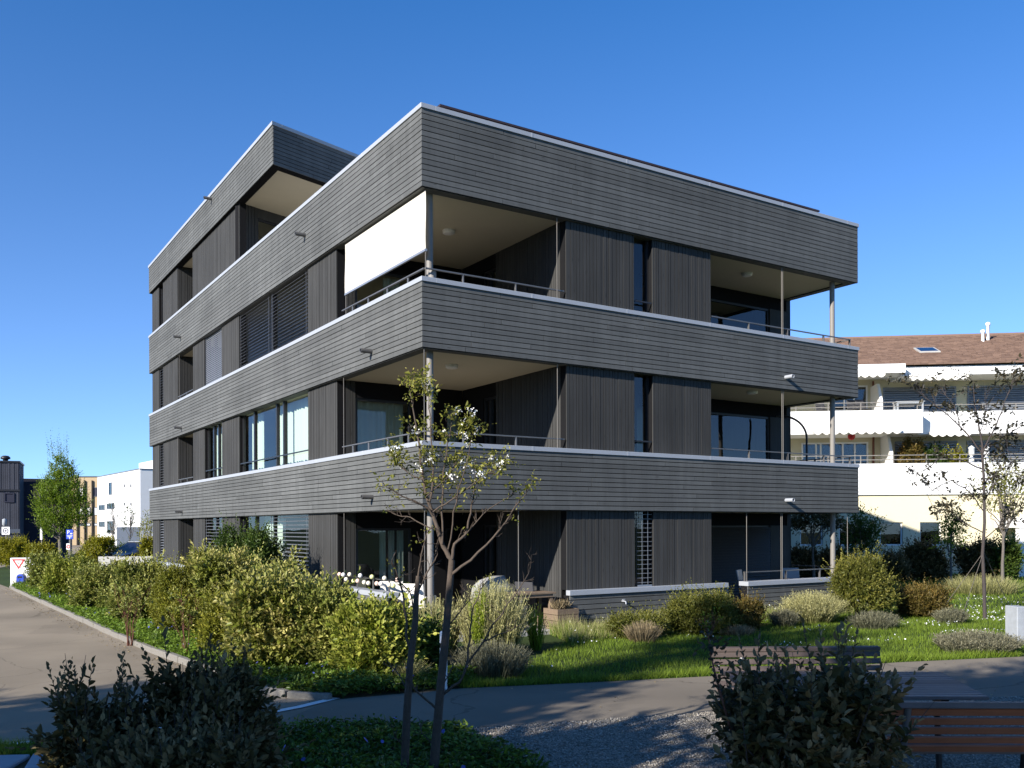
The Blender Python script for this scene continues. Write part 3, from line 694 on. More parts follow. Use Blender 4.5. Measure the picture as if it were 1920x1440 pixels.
# ---- things standing in the loggias
def hp(x, y, z=0.0): return CORNER + dF * x + dL * y + Vector((0, 0, z))
r0 = D(1483, 792, 24.3); base = D(1513, 866, 23.6)
o = empty('parasol_arm', (base.x, base.y, 3.30), 0, 'black curved parasol pole arching over the middle right loggia', 'parasol stand')
pts = []
for k in range(15):
    t = k / 14; a = R(100) * t; pts.append((-(1 - math.cos(a)) * .62, .15 * t, 1.05 + .62 * math.sin(a) * .9))
mb = MB(); mb.tube([(0, 0, .04), (0, 0, .7)] + pts, .028, 8); mb.build('curved_pole', 'black_metal', o)
mb = MB(); mb.box(-.4, .4, -.05, .05, .0, .05); mb.box(-.05, .05, -.4, .4, .0, .048); mb.build('cross_foot', 'black_metal', o)
# string of paper lanterns on the terrace rail
o = empty('lantern_string', hp(.12, 2.5, .8), TH, 'string of pink, cream and yellow ball lanterns on the ground floor terrace rail', 'string lights')
mb = MB(); pts = []
for k in range(30): t = k / 29; pts.append((-.05, 1.5 - t * 3.0, .235 + .02 * math.sin(k * 1.1)))
mb.tube(pts, .006, 5); mb.build('cable', 'black_metal', o)
for k in range(16):
    y = 1.48 - k * .19 + random.uniform(-.03, .03); zz = .235 + (.035 if k % 3 == 0 else -.07 - random.uniform(0, .03))
    if k < 2: zz = .25
    mb = MB(); mb.ball((-.075, y, zz), .046, 8); mb.build('lantern', ['lantern_pink', 'lantern_cream', 'lantern_green', 'lantern_white', 'lantern_cream'][(k * 3) % 5], o)
# covered grill, wooden bench and chair on the terrace
c = hp(2.0, .95, .06); o = empty('barbecue_grill', c, TH + .2, 'grill under a grey fabric cover on the ground floor terrace', 'grill')
mb = MB(); prof = [(.62, .0), (.60, .3), (.56, .62), (.52, .80)]
rows = []
for s_, zz in prof: rows.append([(s_ * .75 * math.copysign(abs(math.cos(t)) ** .6, math.cos(t)), s_ * .5 * math.copysign(abs(math.sin(t)) ** .6, math.sin(t)), zz + .02 * math.sin(t * 5)) for t in [2 * math.pi * k / 28 for k in range(28)]])
rows.append([(.62 * .52 * math.cos(t), .3 * .52 * math.sin(t), .98 + .05 * math.cos(t)) for t in [2 * math.pi * k / 28 for k in range(28)]])
vs = [p for r_ in rows for p in r_] + [(0, 0, 1.02)]
fs = [(i * 28 + k, i * 28 + (k + 1) % 28, (i + 1) * 28 + (k + 1) % 28, (i + 1) * 28 + k) for i in range(4) for k in range(28)] + [(112 + k, 112 + (k + 1) % 28, 140) for k in range(28)]
mb.add(vs, fs, .5, 0, True); mb.build('cover', 'cover_grey', o)
def wood_table(name, c, rz, w_, d_, h_, label, cat, mat='crate_wood', leg='crate_wood'):
    o = empty(name, c, rz, label, cat); mb = MB(); n = max(3, int(d_ / .11))
    for k in range(n): mb.box(-w_ / 2, w_ / 2, -d_ / 2 + k * d_ / n + .006, -d_ / 2 + (k + 1) * d_ / n - .006, h_ - .035, h_)
    mb.box(-w_ / 2 + .05, w_ / 2 - .05, -d_ / 2 + .03, d_ / 2 - .03, h_ - .10, h_ - .036); bev(mb.build('tabletop', mat, o), .004)
    for sx in (-1, 1):
        for sy in (-1, 1): mb = MB(); mb.box(sx * (w_ / 2 - .08) - .035, sx * (w_ / 2 - .08) + .035, sy * (d_ / 2 - .08) - .035, sy * (d_ / 2 - .08) + .035, 0, h_ - .101); mb.build('leg', leg, o)
    return o
wood_table('garden_table', hp(2.45, .35, .06), TH, 1.0, .55, .72, 'brown wooden table beside the covered grill on the terrace', 'table')
def chair(c, rz, mat, label, group=None):
    o = empty('garden_chair', c, rz, label, 'chair', group)
    mb = MB(); mb.box(-.23, .23, -.22, .22, .42, .46); bev(mb.build('seat', mat, o), .01)
    mb = MB(); mb.extr([(.20, .46), (.24, .46), (.32, .90), (.28, .90)], -.23, .23); bev(mb.build('backrest', mat, o), .01)
    for sx in (-1, 1):
        for sy in (-1, 1): mb = MB(); mb.tube([(sx * .21, sy * .20, .42), (sx * .23, sy * .24, 0)], .016, 8); mb.build('leg', mat, o)
        mb = MB(); mb.tube([(sx * .24, .25, .64), (sx * .25, -.18, .64), (sx * .23, -.21, .43)], .014, 8); mb.build('armrest', mat, o)
    return o
chair(hp(2.85, .75, .06), TH + 1.9, 'dark_seat', 'dark chair beside the wooden table under the ground floor loggia')
chair(hp(.75, 1.6, .06), TH + 2.2, 'white_fabric', 'white chair behind the lantern string, nearer the corner column')
chair(hp(.7, 2.7, .06), TH + 2.6, 'white_fabric', 'white chair behind the lantern string, nearer the glass wall')
# planter crate
c = hp(vA - .25, -.04, .065); o = empty('planter_crate', c, TH, 'weathered wooden crate planter with a dried plant by the wall corner', 'planter')
mb = MB()
for k in range(3):
    for sy in (-.24, .22): mb.box(-.25, .25, sy, sy + .02, .07 + k * .115, .175 + k * .115)
    for sx in (-.25, .23): mb.box(sx, sx + .02, -.219, .219, .07 + k * .115, .175 + k * .115)
mb.box(-.228, .228, -.218, .218, .08, .10)
for sx in (-.2, 0, .16): mb.box(sx, sx + .05, -.24, .24, 0, .065)
mb.build('box', 'crate_wood', o)
mb = MB(); mb.box(-.226, .226, -.216, .216, .30, .38); mb.build('earth', 'soil', o)
n = 260; P = np.stack([rng.uniform(-.14, .14, n), rng.uniform(-.12, .12, n), np.full(n, .38)], 1)
leaves('dried_plant', P, np.stack([rng.normal(size=n) * .4, rng.normal(size=n) * .4, np.ones(n)], 1), rng.uniform(.08, .24, n), np.full(n, .014), rng.uniform(0, 1, n), rng.uniform(0, 1, n), 'dry_grass', o)
mb = MB(); mb.tube([(-.14, .1, .38), (-.03, .14, .62)], .012, 5); mb.tube([(.0, .15, .38), (-.02, .15, .62)], .012, 5); mb.build('stake', 'black_metal', o)
# boxes and a grey chair glimpsed behind the right hand low wall
c = hp(vD + .75, .9, .10); o = empty('storage_box', c, TH, 'grey garden storage box in the opening of the ground floor right loggia', 'storage box')
mb = MB(); mb.box(-.35, .35, -.25, .25, 0, .5); bev(mb.build('body', 'slab_concrete', o), .02)
mb = MB(); mb.box(-.37, .37, -.27, .27, .505, .56); bev(mb.build('lid', 'slab_concrete', o), .02)
chair(hp(vD + 2.2, 1.0, .10), TH + .5, 'slat_grey', 'grey chair in the ground floor right loggia, by the shutter')
chair(hp(vD + 3.7, .9, .10), TH - .4, 'slat_grey', 'grey chair in the ground floor right loggia, by the end column')
# ================================================================== buildings and street furniture in the background
class Frame:
    def __init__(s, O, rz): s.O = Vector(O); s.rz = rz; s.ax = Vector((math.cos(rz), math.sin(rz), 0)); s.ay = Vector((-math.sin(rz), math.cos(rz), 0))
    def a(s, px, d=0.0):
        tx = (px - 960) / F; o = s.O + s.ay * d; return (tx * o.y - o.x) / (s.ax.x - tx * s.ax.y)
    def z(s, px, py, d=0.0):
        P = s.O + s.ay * d + s.ax * s.a(px, d); return E - (py - yh(px)) / F * P.y
def part(parent, name, mats, *boxes, bevel=0):
    mb = MB()
    for b in boxes: mb.box(*b)
    o = mb.build(name, mats, parent)
    if bevel: bev(o, bevel)
    return o
def bg_window(parent, fr, x0, x1, z0, z1, d, frame='white_sign', fw=.07, mull=(), pane='far_glass', sill=None, blind=None, depth=.12):
    mb = MB(); mb.box(x0, x0 + fw, d - .02, d + .06, z0, z1); mb.box(x1 - fw, x1, d - .02, d + .06, z0, z1); mb.box(x0 + fw, x1 - fw, d - .02, d + .06, z0, z0 + fw); mb.box(x0 + fw, x1 - fw, d - .02, d + .06, z1 - fw, z1)
    for m_ in mull: x = x0 + (x1 - x0) * m_; mb.box(x - fw / 2, x + fw / 2, d - .015, d + .06, z0 + fw, z1 - fw)
    o = mb.build('window', frame, parent)
    g = MB(); g.box(x0 + fw, x1 - fw, d + .02, d + .03, z0 + fw, z1 - fw); g.build('pane', pane, o)
    if sill: g = MB(); g.box(x0 - .05, x1 + .05, d - .12, d - .021, z0 - .07, z0); g.build('sill', sill, o)
    if blind:
        g = MB(); zz = z1 - fw
        while zz > z0 + (z1 - z0) * (1 - blind): g.extr([(d - .05, zz - .085), (d + .005, zz - .02), (d + .005, zz - .005), (d - .05, zz - .07)], x0 + .02, x1 - .02); zz -= .10
        g.build('venetian_blind', 'slat_light', o)
    return o
# ---- pale apartment block on the right
PB = Frame(((1610 - 960) / F * 39.2, 39.2, 0), -.117)
pb = empty('apartment_building', PB.O, PB.rz, 'white and pale yellow terraced apartment block with brown tiled roof', 'building')
aL, aR = -8.0, 12.0
Z = lambda py, d=0.0: PB.z(1760, py, d)
zp0, zp1 = Z(927, -.1), Z(868, -.1)
GW = [(1500, 1543), (1573, 1618), (1650, 1693), (1725, 1766)]
gz0, gz1 = Z(1023), Z(979)
xs = [aL]; mbw = MB()
for p, q in GW: xs += [PB.a(p), PB.a(q)]
xs.append(aR)
for i in range(0, len(xs), 2): mbw.box(xs[i], xs[i + 1], 0, .3, -.3, zp0 - .002)
for i in range(1, len(xs) - 1, 2): mbw.box(xs[i], xs[i + 1], 0, .3, -.3, gz0); mbw.box(xs[i], xs[i + 1], 0, .3, gz1, zp0 - .002)
mbw.build('ground_floor_wall', 'cream_render', pb)
for p, q in GW: bg_window(pb, PB, PB.a(p), PB.a(q), gz0, gz1, .14, sill='slab_concrete', fw=.06)
part(pb, 'room_wall', 'room_dark', (aL, aR, 2.3, 2.5, -.2, zp0))
part(pb, 'terrace_parapet', 'white_render', (aL, aR, -.10, .2, zp0, zp1)); part(pb, 'terrace_slab', 'white_render', (aL, aR, .2, 2.6, zp0 + .3, zp0 + .6))
wd = 2.3                                      # upper walls stand back from the parapets
z1a, z1b = zp0 + .6, Z(805, .3)
aS = PB.a(1731, -.1); zq1, zq0 = Z(767, -.1), Z(811, -.1); zr1, zr0 = Z(772, .7), Z(814, .7)
part(pb, 'upper_wall', 'cream_render', (aL, aR, wd, wd + .3, z1a, Z(676, 1)))
part(pb, 'balcony_parapet', 'white_render', (aL, aS, -.1, .1, zq0, zq1), (aS - .2, aS, .1, .9, zq0, zq1))
part(pb, 'balcony_parapet', 'white_render', (aS, aR, .7, .9, zr0, zr1))
part(pb, 'balcony_slab', 'white_render', (aL, aS - .2, .1, wd, zq0 + .05, zq0 + .35)); part(pb, 'balcony_slab', 'white_render', (aS - .2, aR, .9, wd, zr0 + .05, zr0 + .35))
aT = PB.a(1699, -.1)
part(pb, 'eave', 'white_render', (aL, aT, -.1, 1.2, Z(697, -.1), Z(680, -.1)), (aL, aT, 1.2, wd + .3, Z(697, -.1) + .1, Z(680, -.1) - .05)); part(pb, 'eave', 'white_render', (aT, aR, .5, wd + .3, Z(703, .5), Z(686.5, .5)))
# roof : tiled slope with rows of tiles
zt0 = Z(684, .6); zt1 = PB.z(1760, 631, 6.5)
mb = MB(); rows = 34
for r in range(rows):
    y0_ = .35 + (6.5 - .35) * r / rows; y1_ = .35 + (6.5 - .35) * (r + 1) / rows; za = zt0 + (zt1 - zt0) * r / rows; zb_ = zt0 + (zt1 - zt0) * (r + 1) / rows
    x = aL + random.uniform(-.3, 0)
    while x < aR:
        x2 = min(x + random.uniform(.25, .38), aR); j = random.uniform(0, .012)
        mb.add([(x, y0_ - .03, za + .035 + j), (x2 - .006, y0_ - .03, za + .035 + j), (x2 - .006, y1_, zb_ + .012 + j), (x, y1_, zb_ + .012 + j), (x, y0_ - .03, za - .02), (x2 - .006, y0_ - .03, za - .02)], [(0, 1, 2, 3), (4, 5, 1, 0)])
        x = x2
m, n_, l_, b_ = newmat('roof_tiles'); at = n_.new('ShaderNodeAttribute'); at.attribute_name = 'tone'
rp = n_.new('ShaderNodeValToRGB'); rp.color_ramp.elements[0].color = (.12, .072, .050, 1); rp.color_ramp.elements[1].color = (.195, .122, .085, 1); l_.new(at.outputs['Fac'], rp.inputs[0]); l_.new(rp.outputs[0], b_.inputs['Base Color']); b_.inputs['Roughness'].default_value = .9; M['roof_tiles'] = m
roof = mb.build('roof', 'roof_tiles', pb)
mb = MB(); mb.add([(aL, .4, zt0 - .03), (aR, .4, zt0 - .03), (aR, 6.5, zt1 - .02), (aL, 6.5, zt1 - .02), (aL, 12.6, zt0), (aR, 12.6, zt0)], [(0, 1, 2, 3), (3, 2, 5, 4)]); mb.build('roof_deck', 'roof_tiles', roof)
mb = MB(); mb.tube([(aL, 6.5, zt1 + .01), (aR, 6.5, zt1 + .01)], .09, 8); mb.build('ridge', 'roof_tiles', roof)
def on_roof(px, py):
    for k in range(200):
        d = .4 + 6.1 * k / 199; 
        if PB.z(px, py, d) <= zt0 + (zt1 - zt0) * (d - .35) / 6.15: return PB.a(px, d), d, PB.z(px, py, d)
    return PB.a(px, 6), 6, zt1
x, y, z = on_roof(1739, 659); mb = MB(); sl = (zt1 - zt0) / 6.15
mb.add([(x - .45, y - .45, z - .45 * sl + .10), (x + .45, y - .45, z - .45 * sl + .10), (x + .45, y + .45, z + .45 * sl + .10), (x - .45, y + .45, z + .45 * sl + .10), (x - .45, y - .45, z - .45 * sl), (x + .45, y - .45, z - .45 * sl), (x + .45, y + .45, z + .45 * sl), (x - .45, y + .45, z + .45 * sl)], [(0, 1, 2, 3), (4, 5, 1, 0), (5, 6, 2, 1), (6, 7, 3, 2), (7, 4, 0, 3)])
sk = mb.build('skylight', 'concrete', roof); mb = MB(); mb.quad((x - .38, y - .38, z - .38 * sl + .106), (x + .38, y - .38, z - .38 * sl + .106), (x + .38, y + .38, z + .38 * sl + .106), (x - .38, y + .38, z + .38 * sl + .106)); mb.build('pane', 'far_glass', sk)
for px, py, hh in ((1844, 641, .42), (1853.5, 639, .72)):
    x, y, z = on_roof(px, py); mb = MB(); mb.lathe([(.075, -.1), (.075, hh), (.11, hh + .02), (.11, hh + .12), (.02, hh + .17)], (x, y, z), 12); mb.build('vent_pipe', 'white_sign', roof)
# awnings with scalloped valances
def awning(px0, px1, py0, py1, d):
    x0, x1 = PB.a(px0, d), PB.a(px1, d); zt, zb_ = PB.z(px0, py0, d), PB.z(px0, py1, d)
    mb = MB(); mb.box(x0, x1, d + .02, d + .45, zt - .07, zt + .05); o = mb.build('awning', 'white_fabric', pb)
    mb = MB(); n = max(3, int((x1 - x0) / .33)); pts = [(x0, zt - .06)]
    for k in range(n):
        for j in range(7): pts.append((x0 + (x1 - x0) * (k + j / 7) / n, zb_ + .10 - .10 * math.sin(math.pi * j / 7)))
    pts += [(x1, zb_ + .10), (x1, zt - .06)]
    m_ = len(pts); vs = [(p[0], d, p[1]) for p in pts] + [(p[0], d + .012, p[1]) for p in pts]
    mb.add(vs, [tuple(range(m_)), tuple(range(2 * m_ - 1, m_ - 1, -1))] + [(i, m_ + i, m_ + (i + 1) % m_, (i + 1) % m_) for i in range(m_)]); mb.build('valance', 'white_fabric', o)
awning(1480, 1661, 701, 711, -.35); awning(1705, 1817, 705, 714, .25); awning(1526, 1691, 807, 815.5, -.35); awning(1745, 1822, 811.5, 819, .45)
# windows, blinds, partitions, pipes and rails of the two upper storeys
zB0, zB1 = Z(771, wd), Z(725, wd)
bg_window(pb, PB, PB.a(1560, wd), PB.a(1627, wd), Z(768, wd), Z(720, wd), wd - .03, mull=(.35, .62))
bg_window(pb, PB, PB.a(1656, wd), PB.a(1793, wd), zB0, zB1, wd - .03, frame='slat_grey', mull=(.72,), blind=1.0)
bg_window(pb, PB, PB.a(1814, wd), PB.a(1950, wd), zB0 - .1, zB1, wd - .03, frame='slat_grey', blind=1.0)
zC0, zC1 = Z(880, wd), Z(827, wd)
bg_window(pb, PB, PB.a(1503, wd), PB.a(1628, wd), zC0, zC1, wd - .03, mull=(.22, .29, .62, .80)); 
bg_window(pb, PB, PB.a(1678, wd), PB.a(1795, wd), zC0, zC1, wd - .03, frame='slat_grey', mull=(.5,), blind=.3)
bg_window(pb, PB, PB.a(1813, wd), PB.a(1950, wd), zC0, zC1, wd - .03, frame='slat_grey', blind=1.0)
for px0, px1, pt, pbm in ((1640, 1658, 713, 772), (1664, 1677, 812, 872)):
    x = PB.a(px1, .6); zb_, zt = Z(pbm, .6), Z(pt, .6); mb = MB(); mb.v = []
    P_ = [(.75, zb_), (wd, zb_), (wd, zt), (1.25, zt), (.75, zt - .8)]
    mb.extr(P_, x - .12, x); mb.build('partition_wall', 'white_render', pb)
for px, pt, pbm in ((1638, 713, 769), (1638, 812, 872)):
    x = PB.a(px, wd - .1); mb = MB(); mb.tube([(x, wd - .12, Z(pbm, wd)), (x, wd - .12, Z(pt, wd))], .05, 8); mb.build('downpipe', 'terracotta_pipe', pb)
def bg_rail(x0, x1, d, z, h, nb=2):
    mb = MB()
    for k in range(nb): mb.box(x0, x1, d - .02, d + .02, z + h * (k + 1) / nb - .03, z + h * (k + 1) / nb)
    x = x0
    while x < x1: mb.box(x - .018, x + .018, d - .021, d + .021, z, z + h - .031); x += 1.35
    mb.build('railing', 'steel_paint', pb)
bg_rail(aL, aR, .05, zp1, Z(852, .05) - zp1); bg_rail(aL, PB.a(1715), .0, zq1, Z(752, 0) - zq1, 2); bg_rail(aS + .05, aR, .8, zr1, .32, 1)
part(pb, 'porch', 'white_render', (PB.a(1900, -2), PB.a(1900, -2) + 5, -2.5, -.12, Z(990, -2), Z(985, -2) + .3))
part(pb, 'porch_pillar', 'white_render', (PB.a(1908, -2.3), PB.a(1908, -2.3) + .35, -2.45, -2.1, -.2, Z(990, -2) - .002))
# things on its terraces
def onpb(px, d, z): return PB.O + PB.ax * PB.a(px, d) + PB.ay * d + Vector((0, 0, z))
zt_ = zp0 + .6
for px0, px1, pt, mat, lab, yam in ((1683, 1738, 818, 'leaf_rust', 'orange tinged bush on the terrace of the pale block', 1.2), (1722, 1772, 828, 'leaf_mid', 'dark green bush between two lighter ones on the terrace of the pale block', .5), (1768, 1813, 838, 'leaf_yellow', 'low lime yellow bush on the terrace of the pale block', .8)):
    c = onpb((px0 + px1) / 2, .95, zt_); w_ = (px1 - px0) / F * 39.2; h_ = E - (pt - yh(1740)) / F * 39.7 - zt_
    shrub('terrace_plant', c, w_, h_, 1.0, mat, lab, 'plant', N=420, nl=6, slen=.28, lsize=.12, aspect=.6, yamt=yam)
for px, lab in ((1822, 'white lantern on the terrace of the pale block, nearer the lime yellow bush'), (1850, 'white lantern on the terrace of the pale block, in front of the lowered grey blind')):
    o = empty('garden_lantern', onpb(px, .35, zt_), 0, lab, 'lantern', None); hh = zp1 - zt_ + .75
    mb = MB(); mb.lathe([(.12, 0), (.10, hh - .5), (.05, hh - .48), (.05, hh - .42)], n=10); mb.build('stand', 'white_sign', o)
    mb = MB(); mb.lathe([(.09, hh - .42), (.12, hh - .38), (.12, hh - .12), (.15, hh - .1), (.02, hh)], n=10); mb.build('lamp_head', 'white_sign', o)
c = onpb(1597, .45, E - (818 - yh(1597)) / F * 39.6); o = empty('paper_lantern', c, 0, 'round red paper lantern hanging under the scalloped awning', 'lantern')
mb = MB(); mb.ball((0, 0, 0), .16, 8); mb.build('shade', 'red_paint', o); mb = MB(); mb.tube([(0, 0, .15), (0, 0, .28)], .006, 4); mb.build('cord', 'black_metal', o)
for px, lab in ((1545, 'dark chair on the pale upper balcony, nearest the timber building'), (1604, 'dark chair on the pale upper balcony, left of the pair by the blue window'), (1621, 'dark chair on the pale upper balcony, right of the pair by the blue window')):
    chair(onpb(px, .9, zq0 + .72), .3, 'dark_seat', lab, 'chairs on the upper balcony')
c = onpb(1704, .95, zr0 + .35); wood_table('balcony_table', c + Vector((0, 0, .38)), PB.rz, 1.2, .6, .72, 'pale grey table on the upper balcony in front of the grey blind', 'table', 'slab_concrete', 'slab_concrete')
c = onpb(1492, -.9, 0)

# ---- far left
fr = Frame(((37 - 960) / F * 62, 62, 0), .42)
db = empty('timber_building', fr.O, fr.rz, 'tall dark grey clad building at the left edge with a roof vent', 'building')
zt = fr.z(20, 864); zl_ = fr.z(20, 921)
mb = MB(); x = -5.0
while x < -.01: mb.box(x, min(0, x + .13) - .015, random.choice((0, .02)), .1, zl_ + .12, zt - .12); x += .13
x = -5.0
while x < -.01: mb.box(x, min(0, x + .13) - .015, random.choice((0, .02)), .1, .0, zl_ - .002); x += .13
mb.box(-5, 0, .101, 3.5, 0, zt - .12, .4)
mb.build('wall', 'far_dark_cladding', db); part(db, 'ledge', 'frame_metal', (-5, .03, -.06, .1, zl_, zl_ + .12)); part(db, 'roof_edge', 'frame_metal', (-5.05, .05, -.05, 3.55, zt - .118, zt))
bg_window(db, fr, fr.a(8), fr.a(27), fr.z(20, 942), fr.z(20, 924), -.03, frame='navy_panel', pane='navy_panel')
part(db, 'base_band', 'slate_panel', (-5, .02, -.08, -.01, fr.z(20, 1000), fr.z(20, 992)))
a = fr.a(8); mb = MB(); mb.lathe([(.16, 0), (.16, .14), (.30, .18), (.30, .30), (.18, .40), (.01, .42)], (a, 1.0, zt), 10); mb.build('roof_vent', 'frame_metal', db)
fr = Frame(((35 - 960) / F * 66, 66, 0), .40)
nb = empty('flat_roof_hall', fr.O, fr.rz, 'low black windowless flat roofed hall behind the hornbeam tree', 'building')
zt = fr.z(90, 898); part(nb, 'wall', 'navy_panel', (0, fr.a(128), 0, 5, 0, zt - .1)); part(nb, 'roof_edge', 'frame_metal', (-.03, fr.a(128) + .03, -.03, 5.03, zt - .099, zt))
fr = Frame(((128 - 960) / F * 112, 112, 0), .0)
tb = empty('office_building', fr.O, 0, 'tan three storey building with dark upright fins and white window shades', 'building')
zt = fr.z(165, 893); xr = fr.a(240); part(tb, 'wall', 'tan_render', (0, xr, 0, 10, 0, zt - .12)); part(tb, 'roof_edge', 'frame_metal', (-.04, xr + .04, -.05, 10.05, zt - .119, zt))
for px in (131, 146, 160, 174, 189, 203): a = fr.a(px); part(tb, 'fin', 'slat_brown', (a - .055, a + .055, -.25, -.002, 0, fr.z(px, 901)))
for py0, py1 in ((931, 914), (966, 951), (986, 981)):
    for p, q in ((148, 157), (161, 170), (176, 187), (191, 201)):
        if py0 < 940 and p == 161: continue
        bg_window(tb, fr, fr.a(p), fr.a(q), fr.z(p, py0), fr.z(p, py1), -.04, frame='slate_panel', pane='white_fabric' if (p + py0) % 3 else 'navy_panel')
Ow = Vector(((263 - 960) / F * 86, 86, 0)); fr = Frame(Ow, math.atan2(-.8, .6))
wb = empty('office_building', Ow, fr.rz, 'bright white flat roofed building with small windows behind the timber block', 'building')
xl = fr.a(183); zt = fr.z(262.5, 880)
part(wb, 'wall', 'white_render', (xl, 0, 0, 14, 0, zt)); part(wb, 'roof_edge', 'slat_grey', (xl - .05, .05, -.05, 14.05, zt + .001, zt + .09))
part(wb, 'penthouse', 'white_render', (-6.5, -.8, 1.6, 13, zt + .091, zt + 1.0)); part(wb, 'penthouse', 'white_render', (-.79, -.2, 4.5, 13, zt + .091, zt + .9))
for p, q, y0_, y1_, mull in ((186, 197, 957, 947, (.33, .66)), (201.5, 215, 955, 944, (.25, .5, .75)), (186.5, 197, 988, 978, (.33, .66)), (205, 210.5, 928, 905, ()), (202, 215, 1000, 977, (.5,))):
    bg_window(wb, fr, fr.a(p), fr.a(q), fr.z(p, y0_), fr.z(p, y1_), -.05, frame='slat_grey', pane='far_glass', mull=mull)
for px in (234.5, 246.5):
    for py in (911, 945, 980): a = fr.a(px); zz = fr.z(px, py); part(wb, 'vent', 'slat_grey', (a - .12, a + .12, -.10, -.001, zz - .16, zz + .16))
part(wb, 'base_panel', 'slate_panel', (fr.a(220), -.02, -.06, -.001, 0, fr.z(262, 988))); 
mb = MB(); mb.box(.005, .5, 5.2, 5.8, zt - 1.75, zt - 1.6); mb.tube([(.3, 5.2, zt - 1.6), (.3, 5.2, zt - .9)], .03, 6); mb.build('bracket', 'slat_grey', wb)

# ---- street signs, lamp, walls, bin, car
def pole_sign(px, d, ptop, pbot, w_px, label, plate='white_sign', cat='sign', name='street_sign'):
    b = Vector(((px - 960) / F * d, d, 0)); o = empty(name, b, 0, label, cat); zt, zb_ = E - (ptop - yh(px)) / F * d, E - (pbot - yh(px)) / F * d; w_ = w_px / F * d
    mb = MB(); mb.tube([(0, .03, 0), (0, .03, zt)], .03, 8); mb.build('pole', 'steel_paint', o)
    mb = MB(); mb.box(-w_ / 2, w_ / 2, -.02, .0, zb_, zt); bev(mb.build('plate', plate, o), .01); return o, w_, zb_, zt
def ring(mb, c, r0, r1, y, n=24):
    vs = []
    for rr in (r0, r1):
        for k in range(n): t = 2 * math.pi * k / n; vs.append((c[0] + rr * math.cos(t), y, c[1] + rr * math.sin(t)))
    mb.add(vs, [(k, (k + 1) % n, n + (k + 1) % n, n + k) for k in range(n)])
def text(parent, name, s, size, loc, mat):
    cu = bpy.data.curves.new(name, 'FONT'); cu.body = s; cu.size = size; cu.align_x = 'CENTER'; cu.align_y = 'CENTER'; cu.extrude = .002
    t = bpy.data.objects.new('tmp', cu); COL.objects.link(t); dg = bpy.context.evaluated_depsgraph_get(); me = bpy.data.meshes.new_from_object(t.evaluated_get(dg)); bpy.data.objects.remove(t)
    me.materials.clear(); me.materials.append(M[mat]); o = bpy.data.objects.new(name, me); COL.objects.link(o); o.parent = parent; o.location = loc; o.rotation_euler = (R(90), 0, 0); return o
o, w_, zb_, zt = pole_sign(11, 54, 988, 1002.5, 15, 'white zone sign with a dark ringed circle on a dark pole')
mb = MB(); zc = (zb_ + zt) / 2; ring(mb, (0, zc), .12, .17, -.024); mb.box(-.10, .10, -.026, -.022, zc - .02, zc + .02); mb.box(-.02, .02, -.0265, -.0225, zc - .09, zc + .09); mb.build('symbol', 'navy_panel', o)
o, w_, zb_, zt = pole_sign(77.5, 46, 989, 1012, 4.5, 'narrow plain white upright sign in front of the black hall')
o, w_, zb_, zt = pole_sign(131, 42, 993, 1011, 13.5, 'blue parking sign on a pole beside the hornbeam trunk', 'blue_paint')
text(o, 'letter', 'P', .24, (-.06, -.024, zt - .13), 'white_sign'); mb = MB(); mb.box(-.13, .13, -.024, -.021, zb_ + .15, zb_ + .17); mb.box(-.10, .10, -.024, -.021, zb_ + .10, zb_ + .12); mb.box(-.02, .02, -.0245, -.0215, zb_ + .03, zb_ + .09); mb.box(.03, .12, -.024, -.021, zt - .21, zt - .16); mb.build('pictogram', 'white_sign', o)
o, w_, zb_, zt = pole_sign(128.5, 43.5, 1019, 1031, 8, 'small white sign with a red roundel low beside the parking sign')
mb = MB(); ring(mb, (0, (zb_ + zt) / 2), .04, .085, -.024); mb.build('roundel', 'red_paint', o)
b = Vector(((8.5 - 960) / F * 60, 60, 0)); o = empty('street_lamp', b, 0, 'slim street lamp with a pale square head at the left edge', 'street lamp'); zt = E - (972 - 991) / F * 60
mb = MB(); mb.tube([(0, 0, 0), (0, 0, zt - .5)], .04, 8); mb.build('pole', 'black_metal', o); mb = MB(); mb.lathe([(.05, zt - .5), (.14, zt - .42), (.14, zt - .06), (.02, zt)], n=8); mb.build('lamp_head', 'slab_concrete', o)
fr = Frame(((19 - 960) / F * 33, 33, 0), .05); o = empty('low_wall', fr.O, fr.rz, 'short white wall painted with a red triangle at the end of the hedge', 'wall')
zt = fr.z(30, 1046); part(o, 'body', 'white_render', (0, fr.a(66), 0, .22, -.1, zt), bevel=.01)
x0, x1, zu, zd = fr.a(22), fr.a(47.5), fr.z(30, 1048.5), fr.z(30, 1067.5); xm = (x0 + x1) / 2; mb = MB()
tri = [(x0, zu), (x1, zu), (xm, zd)]; cx, cz = xm, (2 * zu + zd) / 3; inn = [(cx + (p - cx) * .62, cz + (q - cz) * .62) for p, q in tri]
vs = [(p, -.004, q) for p, q in tri + inn]; mb.add(vs, [(0, 1, 4, 3), (1, 2, 5, 4), (2, 0, 3, 5)]); mb.build('yield_triangle', 'red_paint', o)
b = Vector(((40 - 960) / F * 32.6, 32.6, 0)); o = empty('waste_bin', b, .05, 'small blue arched bin in front of the white wall', 'bin')
zt = E - (1076 - 991) / F * 32.6; mb = MB(); w2 = .125; pr = [(-w2, .0), (w2, .0), (w2, zt - .13)] + [(w2 * math.cos(t), zt - .13 + .13 * math.sin(t)) for t in [math.pi * k / 10 for k in range(1, 10)]] + [(-w2, zt - .13)]
m_ = len(pr); vs = [(p, -.12, q) for p, q in pr] + [(p, .10, q) for p, q in pr]; mb.add(vs, [tuple(range(m_)), tuple(range(2 * m_ - 1, m_ - 1, -1))] + [(i, m_ + i, m_ + (i + 1) % m_, (i + 1) % m_) for i in range(m_)]); mb.build('body', 'blue_paint', o)
